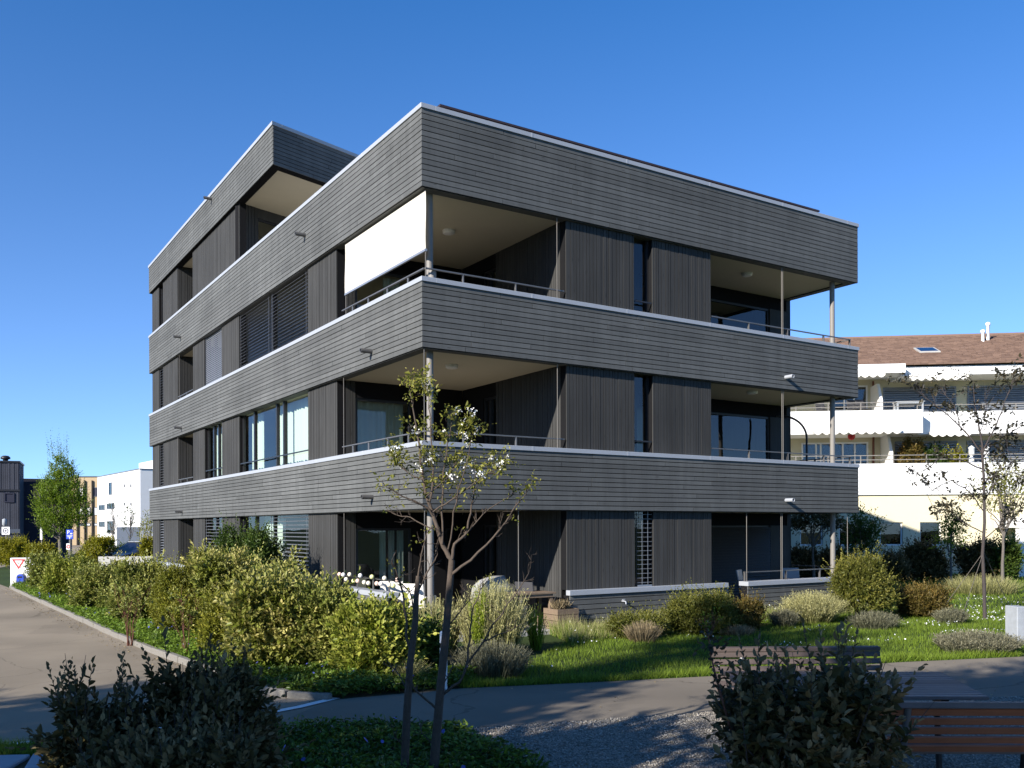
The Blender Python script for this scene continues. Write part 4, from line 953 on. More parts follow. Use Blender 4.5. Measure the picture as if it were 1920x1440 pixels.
mb = MB(); mb.box(-.08, .08, -.125, -.119, zt - .14, zt - .08); mb.build('slot', 'black_metal', o)
fr = Frame(((184 - 960) / F * 36, 36, 0), 0); o = tag(part(None, 'retaining_wall', 'concrete', (fr.O.x, fr.O.x + 2.35, 36, 36.25, -.1, fr.z(230, 1043.5))), 'low pale concrete wall between the hedge and the parked car', 'wall')
# parked car, seen over the low wall
c = Vector(((248 - 960) / F * 40, 41.5, 0)); o = empty('parked_car', c, R(62), 'dark blue parked car seen over the low concrete wall', 'car')
sec = [(-2.05, .45, .78, .70), (-1.95, .30, .86, .80), (-1.2, .22, .98, .86), (-.75, .22, 1.02, .88), (.9, .22, 1.0, .88), (1.75, .26, .98, .84), (2.02, .35, .90, .76), (2.1, .45, .8, .7)]
def loft(mb, secs):
    vs = []
    for x, z0_, z1_, hw in secs:
        zm = z0_ + (z1_ - z0_) * .55
        vs += [(x, -hw * .92, z0_), (x, -hw, zm), (x, -hw * .93, z1_), (x, hw * .93, z1_), (x, hw, zm), (x, hw * .92, z0_)]
    k = len(secs); mb.add(vs, [(i * 6 + j, i * 6 + (j + 1) % 6, (i + 1) * 6 + (j + 1) % 6, (i + 1) * 6 + j) for i in range(k - 1) for j in range(6)] + [(5, 4, 3, 2, 1, 0), tuple((k - 1) * 6 + j for j in range(6))], .5)
mb = MB(); loft(mb, sec); bev(mb.build('body', 'car_paint', o), .04, 2)
mb = MB(); cab = [(-1.2, .98, .80), (-.45, 1.44, .62), (1.2, 1.46, .62), (1.85, .99, .78)]
vs = [(x, s_ * hw, z) for x, z, hw in cab for s_ in (-1, 1)]; mb.add(vs, [(0, 1, 3, 2), (2, 3, 5, 4), (4, 5, 7, 6), (0, 2, 4, 6), (1, 7, 5, 3)], .5); bev(mb.build('cabin_glass', 'car_paint', o), .03, 2)
mb = MB(); mb.add([(-.5, -.60, 1.455), (-.5, .60, 1.455), (1.22, .60, 1.475), (1.22, -.60, 1.475), (-.5, -.60, 1.43), (-.5, .60, 1.43), (1.22, .60, 1.44), (1.22, -.60, 1.44)], [(0, 1, 2, 3), (4, 5, 1, 0), (5, 6, 2, 1), (6, 7, 3, 2), (7, 4, 0, 3)]); bev(mb.build('roof', 'slab_concrete', o), .01)  # whitish reflection on the dark car's roof, put into a pale grey colour
for x in (-1.3, 1.3):
    for sy in (-.78, .78):
        mb = MB(); mb.tube([(x, sy - .1, .32), (x, sy + .1, .32)], .32, 18); wl = mb.build('wheel', 'tyre', o); mb = MB(); mb.tube([(x, sy - .105, .32), (x, sy + .105, .32)], .2, 12); mb.build('rim', 'slat_light', wl)
# ================================================================== ground
def ground_mat(name, cols, scale, bump=.01, rough=.95, vor=0, detail=8, crack=0):
    m, n, l, b = newmat(name); tc = n.new('ShaderNodeTexCoord')
    nz = node(n, 'ShaderNodeTexNoise', Scale=scale, Detail=detail, Roughness=.65); l.new(tc.outputs['Object'], nz.inputs['Vector'])
    bg_ = node(n, 'ShaderNodeTexNoise', Scale=.35, Detail=4.0); l.new(tc.outputs['Object'], bg_.inputs['Vector'])
    c = mixcol(n, l, nz.outputs['Fac'], cols[0], cols[1])
    mr = node(n, 'ShaderNodeMapRange'); mr.inputs['From Min'].default_value = .35; mr.inputs['From Max'].default_value = .65; mr.inputs['To Min'].default_value = .80; mr.inputs['To Max'].default_value = 1.12; l.new(bg_.outputs['Fac'], mr.inputs['Value'])
    vm = node(n, 'ShaderNodeVectorMath', operation='SCALE'); l.new(c, vm.inputs[0]); l.new(mr.outputs[0], vm.inputs['Scale']); c = vm.outputs[0]; h = nz.outputs['Fac']
    if vor:
        v = node(n, 'ShaderNodeTexVoronoi', Scale=vor); l.new(tc.outputs['Object'], v.inputs['Vector'])
        sx = n.new('ShaderNodeSeparateColor'); l.new(v.outputs['Color'], sx.inputs[0])
        vmr = node(n, 'ShaderNodeMapRange'); vmr.inputs['To Min'].default_value = .4; vmr.inputs['To Max'].default_value = 1.5; l.new(sx.outputs[0], vmr.inputs['Value'])
        vv = node(n, 'ShaderNodeVectorMath', operation='SCALE'); l.new(c, vv.inputs[0]); l.new(vmr.outputs[0], vv.inputs['Scale']); c = vv.outputs[0]; h = v.outputs['Distance']
    if crack:
        dn = node(n, 'ShaderNodeTexNoise', Scale=1.7, Detail=5.0); l.new(tc.outputs['Object'], dn.inputs['Vector'])
        ad = node(n, 'ShaderNodeVectorMath', operation='MULTIPLY_ADD'); l.new(dn.outputs['Color'], ad.inputs[0]); ad.inputs[1].default_value = (.7, .7, 0); l.new(tc.outputs['Object'], ad.inputs[2])
        cv = node(n, 'ShaderNodeTexVoronoi', Scale=crack, feature='DISTANCE_TO_EDGE'); l.new(ad.outputs[0], cv.inputs['Vector'])
        cr_ = node(n, 'ShaderNodeMapRange'); cr_.inputs['From Max'].default_value = .004; cr_.inputs['To Min'].default_value = .62; l.new(cv.outputs['Distance'], cr_.inputs['Value'])
        pn = node(n, 'ShaderNodeTexVoronoi', Scale=.33); l.new(ad.outputs[0], pn.inputs['Vector']); sp_ = n.new('ShaderNodeSeparateColor'); l.new(pn.outputs['Color'], sp_.inputs[0])
        pr = node(n, 'ShaderNodeMapRange'); pr.inputs['To Min'].default_value = .93; pr.inputs['To Max'].default_value = 1.06; l.new(sp_.outputs[0], pr.inputs['Value'])
        m1 = node(n, 'ShaderNodeMath', operation='MULTIPLY'); l.new(cr_.outputs[0], m1.inputs[0]); l.new(pr.outputs[0], m1.inputs[1])
        v2 = node(n, 'ShaderNodeVectorMath', operation='SCALE'); l.new(c, v2.inputs[0]); l.new(m1.outputs[0], v2.inputs['Scale']); c = v2.outputs[0]
    l.new(c, b.inputs['Base Color']); b.inputs['Roughness'].default_value = rough; b.inputs['Specular IOR Level'].default_value = .2
    bp = node(n, 'ShaderNodeBump', Strength=.6, Distance=bump); l.new(h, bp.inputs['Height']); l.new(bp.outputs[0], b.inputs['Normal']); M[name] = m
ground_mat('asphalt_road', ((.21, .172, .125), (.29, .245, .18)), 90, .004, crack=.28)
ground_mat('asphalt_path', ((.16, .135, .10), (.24, .205, .16)), 110, .004, crack=.22)
ground_mat('gravel', ((.17, .148, .118), (.30, .27, .22)), 40, .010, vor=62)
ground_mat('turf', ((.022, .042, .008), (.050, .075, .016)), 14, .03)
ground_mat('bed_soil', ((.028, .030, .014), (.055, .050, .026)), 12, .04)
sheet('ground', [(-700, -200), (700, -200), (700, 900), (-700, 900)], -.012, 'turf')
def gp(*px): return [G(*p) for p in px]
KERB = gp((20, 1103), (80, 1131), (118, 1148), (150, 1163), (200, 1186), (290, 1224)) + [G(395, 1262), G(480, 1295), G(540, 1307), G(620, 1312)]
far = gp((620, 1312), (860, 1291), (1100, 1280), (1330, 1268), (1680, 1242), (1920, 1231)); near = gp((1920, 1305), (1330, 1335), (1090, 1351), (850, 1366), (600, 1373), (470, 1376))
road = [Vector((-60, 5, 0)), Vector((-60, 160, 0)), Vector((-33, 160, 0)), G(62, 1052), G(-10, 1066), G(-10, 1092)] + KERB + [G(620, 1312), G(470, 1376), G(300, 1388), G(100, 1395), G(0, 1402)] + [Vector((-9, 8.2, 0))]
sheet('road', road, -.004, 'asphalt_road')
pe = far[-1] + (far[-1] - far[-2]).normalized() * 14; pn = near[0] + (near[0] - near[1]).normalized() * 14
path_poly = [G(470, 1376)] + far + [pe, pn] + near[:-1]
sheet('path', path_poly, .0, 'asphalt_path')
grav = gp((850, 1366), (1090, 1351), (1330, 1335), (1920, 1305)) + [pn, Vector((12, 3, 0)), Vector((1.0, 3, 0)), G(1060, 1480), G(1010, 1440), G(905, 1400)]
sheet('gravel', grav, -.003, 'gravel')
bed = KERB[:-1] + far[:2] + [Vector((0.4, 14.0, 0)), Vector((-2.2, 15.2, 0)), Vector((-14.5, 33.5, 0)), G(60, 1085)]
sheet('planting_bed', bed, .004, 'bed_soil')
fore = gp((0, 1402), (100, 1394), (300, 1387), (470, 1376), (600, 1373), (700, 1363), (850, 1367), (905, 1400), (1010, 1440), (1060, 1480)) + [Vector((1.0, 3, 0)), Vector((-7, 3, 0))]
sheet('planting_bed', fore, .002, 'bed_soil')
# pebbles lying on the gravel
gv = [p for p in gp((850, 1366), (1090, 1351), (1330, 1335), (1920, 1305))] + [Vector((5.6, 5.8, 0)), Vector((.2, 5.8, 0)), G(1010, 1440), G(905, 1400)]
q = scatter(gv, 42000); N = len(q); s_ = rng.uniform(.004, .011, N) * rng.choice([1, 1, 1.4], N)
oct_ = np.array([(1, 0, 0), (0, 1, 0), (-1, 0, 0), (0, -1, 0), (0, 0, .6), (0, 0, -.6)], float)
th = rng.uniform(0, 6.28, N); c_, sn = np.cos(th), np.sin(th); V_ = oct_[None] * s_[:, None, None] * rng.uniform(.7, 1.3, (N, 6, 1))
X = V_[..., 0] * c_[:, None] - V_[..., 1] * sn[:, None]; Y = V_[..., 0] * sn[:, None] + V_[..., 1] * c_[:, None]
V_ = np.stack([X + q[:, 0:1], Y + q[:, 1:2], V_[..., 2] + s_[:, None] * .35], -1)
tf = np.array([(0, 1, 4), (1, 2, 4), (2, 3, 4), (3, 0, 4), (1, 0, 5), (2, 1, 5), (3, 2, 5), (0, 3, 5)]); Q_ = (np.arange(N) * 6)[:, None, None] + tf[None]
m, n_, l_, b_ = newmat('pebble'); at = n_.new('ShaderNodeAttribute'); at.attribute_name = 'tone'; rp = n_.new('ShaderNodeValToRGB'); rp.color_ramp.elements[0].color = (.14, .125, .10, 1); rp.color_ramp.elements[1].color = (.45, .41, .35, 1); l_.new(at.outputs['Fac'], rp.inputs[0]); l_.new(rp.outputs[0], b_.inputs['Base Color']); b_.inputs['Roughness'].default_value = .8; M['pebble'] = m
o = np_mesh('pebbles', V_.reshape(-1, 3), Q_.reshape(-1, 3), ['pebble'], {'tone': np.repeat(rng.uniform(0, 1, N), 6), 'young': np.zeros(N * 6)}); tag(o, kind='stuff')
# kerb stones
def kerb(line, label):
    o = empty('kerb', line[0], 0, label, 'kerb'); mb = MB(); L0 = Vector(line[0])
    for p, q2 in zip(line[:-1], line[1:]):
        d = (q2 - p); n = max(1, round(d.length / .62)); u = d.normalized(); s2 = Vector((u.y, -u.x, 0)) * .05
        for k in range(n):
            a = p + d * (k / n) - L0; b = p + d * ((k + 1) / n) - L0 - u * .012; hz = .085 + random.uniform(-.012, .012); jj = Vector((random.uniform(-.008, .008), random.uniform(-.008, .008), 0))
            mb.prism([((a + s2 + jj).x, (a + s2 + jj).y), ((b + s2 + jj).x, (b + s2 + jj).y), ((b - s2 + jj).x, (b - s2 + jj).y), ((a - s2 + jj).x, (a - s2 + jj).y)], -.05, hz)
    bev(mb.build('kerb_stones', 'kerb_granite', o), .012)
kerb(KERB, 'row of pale granite kerb stones along the hedge bed by the road')
# white road markings
def strip(line, w_, z=.006):
    mb = MB(); vs = []
    for i, p in enumerate(line):
        d = (line[min(i + 1, len(line) - 1)] - line[max(0, i - 1)]).normalized(); n = Vector((-d.y, d.x, 0)) * w_ / 2
        vs += [(p + n).to_tuple()[:2] + (z,), (p - n).to_tuple()[:2] + (z,)]
    mb.add(vs, [(2 * i, 2 * i + 1, 2 * i + 3, 2 * i + 2) for i in range(len(line) - 1)]); return mb
o = strip([G(-150, 1416), G(0, 1398), G(95, 1388), G(220, 1374), G(340, 1360), G(470, 1343), G(560, 1326), G(630, 1309)], .115).build('road_marking', 'white_paint'); tag(o, 'white painted line curving across the mouth of the path', 'road marking')
mb = MB(); a = G(462, 1349); 
for (x0, y0, x1, y1) in ((0, 0, .16, .035), (.0, .10, .16, .135), (0, .036, .03, .099), (.13, .036, .16, .099), (.19, -.01, .34, .03), (.19, .05, .30, .085)): mb.quad((x0, y0, .006), (x1, y0, .006), (x1, y1, .006), (x0, y1, .006))
o = mb.build('road_marking', 'white_paint'); o.location = a; tag(o, 'small white boxy stencil beside the white line on the asphalt', 'road marking')
# slabs at the lower left corner
for k, (p, q_) in enumerate((((-60, 1424), (56, 1421)), ((60, 1420), (134, 1414)), ((138, 1414), (215, 1408)))):
    a, b = G(*p), G(*q_); u = (b - a); nrm = Vector((u.y, -u.x, 0)).normalized() * .55; mb = MB()
    mb.prism([(0, 0), (u.x, u.y), (u.x + nrm.x, u.y + nrm.y), (nrm.x, nrm.y)], -.03, .035); o = mb.build('paving_slab', 'slab_concrete'); o.location = a; bev(o, .01)
    tag(o, ('grey paving slab in the bottom left corner, cut by the picture edge', 'narrow grey paving slab in the bottom left corner, between the two others', 'grey paving slab in the bottom left corner, under the dark shrub')[k], 'paving slab', 'grey slabs in the corner')

# ================================================================== grass, ground cover, flowers
def blades(name, poly, n, h, w_, mat, lean=.35, z=0.0, clump=0):
    q = scatter(poly, n); n = len(q)
    if clump: 
        k = np.sin(q[:, 0] * 2.3 + 1.3 * np.sin(q[:, 1] * 1.7)) * np.cos(q[:, 1] * 2.9 + q[:, 0]); hh = h * (1 + clump * k)
    else: hh = np.full(n, h)
    hh = hh * rng.uniform(.5, 1.35, n); t = rng.uniform(0, 6.28, n); sx, sy = np.cos(t) * w_ / 2, np.sin(t) * w_ / 2; lx, ly = rng.normal(size=n) * lean * hh, rng.normal(size=n) * lean * hh
    Vv = np.stack([np.stack([q[:, 0] - sx, q[:, 1] - sy, np.full(n, z)], 1), np.stack([q[:, 0] + sx, q[:, 1] + sy, np.full(n, z)], 1), np.stack([q[:, 0] + lx, q[:, 1] + ly, hh], 1)], 1)
    tone = rng.uniform(0, 1, n); o = np_mesh(name, Vv.reshape(-1, 3), (np.arange(n) * 3)[:, None] + np.arange(3)[None], [mat], {'tone': np.repeat(tone, 3), 'young': np.clip(np.stack([tone * 0, tone * 0, np.full(n, .9)], 1).ravel() * .6 + np.repeat(rng.uniform(0, .4, n), 3), 0, 1)})
    return tag(o, kind='stuff')
def cover(name, poly, n, size, mat, zmax=.18, z0=.01):
    q = scatter(poly, n); n = len(q); b = .5 + .5 * np.sin(q[:, 0] * 3.1 + 2 * np.sin(q[:, 1] * 2.3)) * np.cos(q[:, 1] * 2.7)
    zz = z0 + zmax * rng.uniform(.15, 1, n) * (.45 + .55 * b); P = np.stack([q[:, 0], q[:, 1], zz], 1)
    A = rng.normal(size=(n, 3)) * np.array([1, 1, .45]) + np.array([0, 0, .25]); L = size * rng.uniform(.6, 1.3, n)
    o = leaves(name, P, A, L, L * .45, rng.uniform(0, 1, n), np.clip(zz / zmax * .7 + rng.uniform(-.2, .3, n), 0, 1), mat); return tag(o, kind='stuff')
def flowers(name, poly, n, r, mat, z0, z1, patch=0):
    q = scatter(poly, n * (6 if patch else 1))
    if patch:
        k = np.sin(q[:, 0] * 1.9 + 2.2 * np.sin(q[:, 1] * .9)) * np.cos(q[:, 1] * 2.1 + .6 * q[:, 0]); q = q[k > patch][:n]
    n = len(q); a = np.arange(6) * math.pi / 3; zz = rng.uniform(z0, z1, n); tx, ty = rng.normal(size=n) * .5, rng.normal(size=n) * .5 - .35; rr = r * rng.uniform(.7, 1.2, n)
    Xo, Yo = np.cos(a)[None] * rr[:, None], np.sin(a)[None] * rr[:, None]
    Vv = np.stack([q[:, :1] + Xo, q[:, 1:] + Yo, zz[:, None] + Xo * tx[:, None] + Yo * ty[:, None] * -1], -1)
    o = np_mesh(name, Vv.reshape(-1, 3), (np.arange(n) * 6)[:, None] + np.arange(6)[None], [mat], {'tone': np.repeat(rng.uniform(.2, .9, n), 6), 'young': np.zeros(n * 6)}); return tag(o, kind='stuff')
lawn = far[1:] + [pe, Vector((26, 30, 0)), Vector((16, 42, 0)), Vector((7, 42, 0)), CORNER + dF * 12.3 - dL * .3, CORNER + dF * 3.2 - dL * .15, CORNER + dF * 2.0 - dL * 1.5, Vector((.2, 13.6, 0))]
near_lawn = far[1:] + [pe, Vector((20, 22, 0)), Vector((9.4, 22, 0)), CORNER + dF * 3.2 - dL * .15, CORNER + dF * 2.0 - dL * 1.5, Vector((.2, 13.6, 0))]
sheet('lawn', lawn, .0, 'turf')
blades('grass', near_lawn, 120000, .065, .009, 'leaf_grass', clump=.45)
far_lawn = [Vector((9.0, 20.5, 0)), Vector((24, 20.5, 0)), Vector((26, 34, 0)), Vector((16, 45, 0)), Vector((8, 45, 0)), Vector((8, 24, 0))]
blades('grass', far_lawn, 60000, .085, .018, 'leaf_grass', clump=.4)
verge = [CORNER + dF * 2.0 - dL * 1.7, CORNER + dF * 2.6 - dL * .2, CORNER + dF * 12 - dL * .15, CORNER + dF * 12 - dL * .8, CORNER + dF * 6 - dL * .9]
blades('tall_grass', verge, 7000, .26, .010, 'leaf_straw', .3, clump=.5); blades('tall_grass', verge, 7000, .20, .012, 'leaf_grass', .4, clump=.5)
edge = [p + Vector((0, .02, 0)) for p in far[1:]] + [p + Vector((.05, .30, 0)) for p in reversed(far[1:])]
blades('grass', edge, 9000, .11, .010, 'leaf_grass', .5, clump=.4)
flowers('daisies', near_lawn, 700, .010, 'petal_white', .05, .10, .45); flowers('daisies', [Vector((7, 14.5, 0)), Vector((20, 17, 0)), Vector((22, 27, 0)), Vector((11, 25, 0))], 1300, .012, 'petal_white', .06, .12, .35)
flowers('dandelion_clocks', verge, 80, .016, 'petal_white', .18, .32)
strip_l = KERB[:7] + [Vector((-2.6, 13.0, 0)), Vector((-5.2, 17.2, 0)), Vector((-10.6, 25.5, 0)), Vector((-14, 33, 0)), G(40, 1094)]
cover('ground_cover', strip_l, 42000, .065, 'leaf_strip'); blades('grass', strip_l, 22000, .15, .012, 'leaf_strip', .5, clump=.5)
flowers('periwinkle_flowers', strip_l, 170, .015, 'petal_blue', .14, .22, .2)
strip_m = KERB[6:] + far[:2] + [Vector((-.3, 12.9, 0)), Vector((-2.6, 13.2, 0))]
cover('ground_cover', strip_m, 14000, .06, 'leaf_ground', .22); flowers('periwinkle_flowers', strip_m, 40, .015, 'petal_blue', .16, .24)
fvis = gp((470, 1378), (600, 1375), (700, 1365), (850, 1370), (905, 1403), (1010, 1443), (1060, 1490)) + [Vector((.8, 5.2, 0)), Vector((-3, 5.2, 0)), G(330, 1440)]
cover('ground_cover', fvis, 26000, .055, 'leaf_ground', .17); flowers('periwinkle_flowers', fvis, 34, .018, 'petal_blue', .15, .20)
fl2 = gp((0, 1403), (100, 1396), (300, 1389), (470, 1378), (330, 1440), (215, 1406), (60, 1419), (-80, 1424))
blades('grass', fl2, 9000, .09, .009, 'leaf_grass', .5, clump=.4)
q = scatter([G(500, 1305), G(860, 1292), G(860, 1270), G(600, 1290)], 200)

def litter(name, poly, n, size, mat):
    q = scatter(poly, n); n = len(q); P = np.stack([q[:, 0], q[:, 1], np.full(n, .006)], 1); A = rng.normal(size=(n, 3)) * np.array([1, 1, .12])
    L = size * rng.uniform(.5, 1.2, n); o = leaves(name, P, A, L, L * .5, rng.uniform(0, 1, n), rng.uniform(0, 1, n), mat, fold=.1, droop=.05); tag(o, kind='stuff')
kl = [p + Vector((-.07, -.07, 0)) for p in KERB]; litter('leaf_litter', kl + [p + Vector((-.35, -.32, 0)) for p in reversed(KERB)], 700, .035, 'dry_grass')
litter('leaf_litter', road, 500, .03, 'dry_grass'); litter('leaf_litter', path_poly, 260, .03, 'dry_grass'); litter('leaf_litter', gv, 260, .035, 'dry_grass')
# ================================================================== shrubs
H = 'shrubs of the hedge bed'
shrub_px(53, 115, 1028, 29.7, 'leaf_hedge', 'small dark shaded shrub against the end of the white wall', N=525, nl=7, slen=.22, lsize=.09, group=H, yamt=.5)
shrub_px(84, 172, 1036, 27.0, 'leaf_hedge_fresh', 'olive yellow shrub at the far end of the hedge bed, standing on the road side', N=1125, nl=7, slen=.24, lsize=.098, group=H, yamt=.8)
shrub_px(135, 237, 1050, 22.9, 'leaf_hedge', 'grey green rounded shrub of the hedge, second from the white wall corner', N=1250, nl=7, slen=.22, lsize=.092, group=H, yamt=.8)
shrub_px(205, 307, 1046, 19.8, 'leaf_hedge', 'tall grey green shrub of the hedge behind the bare twiggy stems', N=1375, nl=8, slen=.22, lsize=.092, group=H, yamt=.75)
shrub_px(283, 397, 1044, 17.6, 'leaf_hedge_fine', 'fine leaved yellow green shrub in the middle of the hedge', N=1875, nl=9, slen=.22, lsize=.055, aspect=.42, group=H, up=1.1)
shrub_px(346, 482, 1022, 17.8, 'leaf_hedge_red', 'tall shrub with reddish young tips behind the middle of the hedge', N=1375, nl=8, slen=.22, lsize=.098, group=H)
shrub_px(396, 528, 976, 20.1, 'leaf_mid', 'dark green bushy shrub rising in front of the ground floor windows', N=1625, nl=8, slen=.24, lsize=.075, yamt=.7, up=.9)
shrub_px(371, 475, 1098, 14.7, 'leaf_hedge_fine', 'low fine leaved yellow shrub between the middle of the hedge and the red tipped one', N=1125, nl=8, slen=.2, lsize=.06, aspect=.42, group=H)
shrub_px(428, 604, 1074, 13.3, 'leaf_hedge_red', 'big broad leaved shrub with bronze tips at the front of the hedge', N=2375, nl=9, slen=.24, lsize=.098, aspect=.55, group=H, yamt=1.0)
shrub_px(471, 577, 1046, 16.1, 'leaf_hedge', 'pale leaved shrub behind the bronze tipped one, below the lowered blinds', N=1125, nl=8, slen=.24, lsize=.098, group=H)
shrub_px(550, 652, 1092, 13.1, 'leaf_hedge', 'upright leafy shrub of the hedge below the terrace rail', N=1500, nl=8, slen=.24, lsize=.098, aspect=.55, group=H, yamt=.9)
shrub_px(624, 778, 1134, 12.4, 'leaf_hedge_fresh', 'bright yellow green shrub at the near end of the hedge beside the bare tree', N=2375, nl=9, slen=.22, lsize=.098, aspect=.58, group=H, yamt=.9)
shrub_px(736, 832, 1150, 13.0, 'leaf_mid', 'small green leafy shrub behind the trunks of the bare tree', N=625, nl=7, slen=.2, lsize=.07, group=H)
def straw(px0, px1, ytop, d, label, mat, n, lf, spread=.25, green=.0, base_frac=.5, nm='ornamental_grass', cat='ornamental grass', wd=.010, dpt=None, group=None):
    cx = (px0 + px1) / 2; w_ = (px1 - px0) / F * d; h_ = E - (ytop - yh(cx)) / F * d; b = Vector(((cx - 960) / F * d, d, 0)); o = empty(nm, b, 0, label, cat, group); dpt = dpt or w_ * .8
    t = rng.uniform(0, 6.28, n); r = rng.uniform(0, 1, n) ** .5; bx, by = np.cos(t) * r * w_ * .5 * base_frac, np.sin(t) * r * dpt * .5 * base_frac; hh = h_ * rng.uniform(.55, 1.05, n) * (1 - .35 * r ** 2)
    lx, ly = np.cos(t) * r * w_ * .5 * (1 - base_frac) + rng.normal(size=n) * spread * h_ * .25, np.sin(t) * r * dpt * .5 * (1 - base_frac) + rng.normal(size=n) * spread * h_ * .25
    p0 = np.stack([bx, by, np.zeros(n)], 1); p1 = np.stack([bx + lx * .45, by + ly * .45, hh * .6], 1); p2 = np.stack([bx + lx, by + ly, hh], 1); sd = unit(rng.normal(size=(n, 3)) * np.array([1, 1, .1])) * wd / 2
    Vv = np.stack([p0 - sd, p0 + sd, p1 + sd, p1 - sd, p2 + sd * .3, p2 - sd * .3], 1).reshape(-1, 3); k = (np.arange(n) * 6)[:, None]; Qq = np.concatenate([k + np.array([0, 1, 2, 3]), k + np.array([3, 2, 4, 5])], 0); tn = rng.uniform(0, 1, n)
    np_mesh('stem', Vv, Qq, [mat], {'tone': np.repeat(tn, 6), 'young': np.tile([0, 0, .4, .4, 1, 1], n) * .8}, o)
    if lf:
        i = rng.integers(0, n, lf); f = rng.uniform(.35, 1, lf)[:, None]; P = np.where(f < .6, p0[i] + (p1[i] - p0[i]) * f / .6, p1[i] + (p2[i] - p1[i]) * (f - .6) / .4) + rng.normal(size=(lf, 3)) * .012
        A = rng.normal(size=(lf, 3)) * .6 + np.array([0, 0, 1.0]); L = rng.uniform(.02, .05, lf); leaves('foliage', P, A, L, L * .32, rng.uniform(0, 1, lf), np.clip(f[:, 0] * .8 + green, 0, 1), mat, o)
    return o
straw(856, 988, 1082, 14.6, 'tall straw green broom like shrub in front of the ground floor loggia', 'leaf_straw', 1700, 12000, .28, .2, .7, 'shrub', 'shrub')
straw(880, 912, 1076, 14.2, 'two leafy upright green shoots at the left of the straw coloured shrub', 'leaf_bright', 26, 1500, .1, .3, .5, 'shrub', 'shrub')
straw(764, 866, 1116, 14.8, 'tan twiggy shrub behind the bare tree, left of the straw green one', 'leaf_straw', 1300, 5000, .35, 0, .7, 'shrub', 'shrub')
straw(985, 1024, 1128, 15.2, 'small yellow green plant between the straw shrub and the planter crate', 'leaf_bright', 160, 900, .3, .4, .5, 'plant', 'plant')
straw(700, 812, 1232, 12.1, 'low tan ornamental grass at the path edge, left of the white bollard', 'leaf_straw', 1200, 0, .7, 0, .5)
straw(846, 1000, 1196, 12.6, 'dark low twiggy perennial below the straw green shrub', 'leaf_lavender', 1300, 3500, .5, 0, .7, 'perennial', 'perennial')
straw(1462, 1582, 1106, 19.4, 'pale green feathery lavender mound against the grey low wall', 'leaf_straw', 2600, 9000, .5, .3, .55, 'lavender', 'lavender', dpt=1.2)
straw(1440, 1500, 1140, 18.6, 'pinkish dry lavender patch at the left foot of the feathery mound', 'leaf_lavender', 900, 2500, .5, .1, .6, 'lavender', 'lavender')
straw(1752, 1912, 1182, 14.8, 'wide grey green lavender clump by the path beside the concrete fountain', 'leaf_lavender', 3200, 9000, .45, .25, .75, 'lavender', 'lavender', dpt=1.2)
straw(1590, 1690, 1144, 18.2, 'dark low lavender under the conical yellow bush', 'leaf_lavender', 1200, 2500, .5, 0, .7, 'lavender', 'lavender', dpt=.8)
straw(1750, 1816, 1138, 19.0, 'dark low lavender around the foot of the slender sapling', 'leaf_lavender', 1100, 2500, .5, 0, .7, 'lavender', 'lavender')
straw(1170, 1240, 1162, 16.3, 'rusty dry grass below the low clad wall, left of the spreading shrub', 'dry_grass', 1200, 0, .6, 0, .7)
straw(1340, 1420, 1170, 17.2, 'rusty dry grass at the foot of the round garden shrub', 'dry_grass', 700, 0, .6, 0, .7)
straw(1760, 1918, 1074, 27.5, 'band of pale grasses along the far edge of the lawn', 'leaf_straw', 1500, 0, .5, .1, .8, dpt=1.5)
shrub_px(1130, 1262, 1146, 17.0, 'leaf_olive', 'low spreading olive shrub in front of the water tap', N=1100, nl=8, slen=.22, lsize=.055, yamt=.6, dpt=1.1)
shrub_px(1244, 1386, 1102, 17.6, 'leaf_olive', 'large round olive shrub in front of the right hand end of the low wall', N=2000, nl=9, slen=.22, lsize=.055, yamt=.7, dpt=1.4)
shrub_px(1352, 1428, 1120, 18.0, 'leaf_rust', 'dark brownish shrub on the right side of the round olive shrub', N=800, nl=8, slen=.2, lsize=.055, yamt=.3)
shrub_px(1560, 1672, 1064, 19.8, 'leaf_olive', 'conical yellow green bush at the right corner of the timber block', N=1900, nl=9, slen=.2, lsize=.055, shape=[(0, 0, .5, .62, .55, .5), (-.2, 0, .85, .42, .4, .45), (.12, 0, 1.05, .30, .3, .35), (-.05, 0, .7, .55, .5, .5), (.35, .1, .55, .4, .4, .45)], yamt=1.25)
shrub_px(1672, 1780, 1092, 20.6, 'leaf_rust', 'broad rust tinged bush right of the conical yellow bush', N=1400, nl=8, slen=.2, lsize=.055, yamt=.45)
# along the pale block
for x0, x1, yt, d, lab in ((1484, 1534, 1026, 34.5, 'dark bush by the pale block, seen through the loggia left of its column'), (1538, 1588, 1022, 34.5, 'dark bush by the pale block, seen right behind the loggia column'), (1690, 1770, 1012, 34, 'dark rounded bush between the third and the fourth window of the pale block'), (1655, 1700, 1036, 33.5, 'low dark bush under the third window of the pale block'), (1800, 1872, 1006, 34.5, 'dark bush behind the slender sapling, nearest the sunlit wall'), (1862, 1908, 1004, 34, 'sunlit light green bush at the far right of the pale block')):
    shrub_px(x0, x1, yt, d, 'leaf_mid' if x0 == 1862 else 'leaf_dark', lab, N=750, nl=7, slen=.35, lsize=.14, group='bushes along the pale block', yamt=.8)
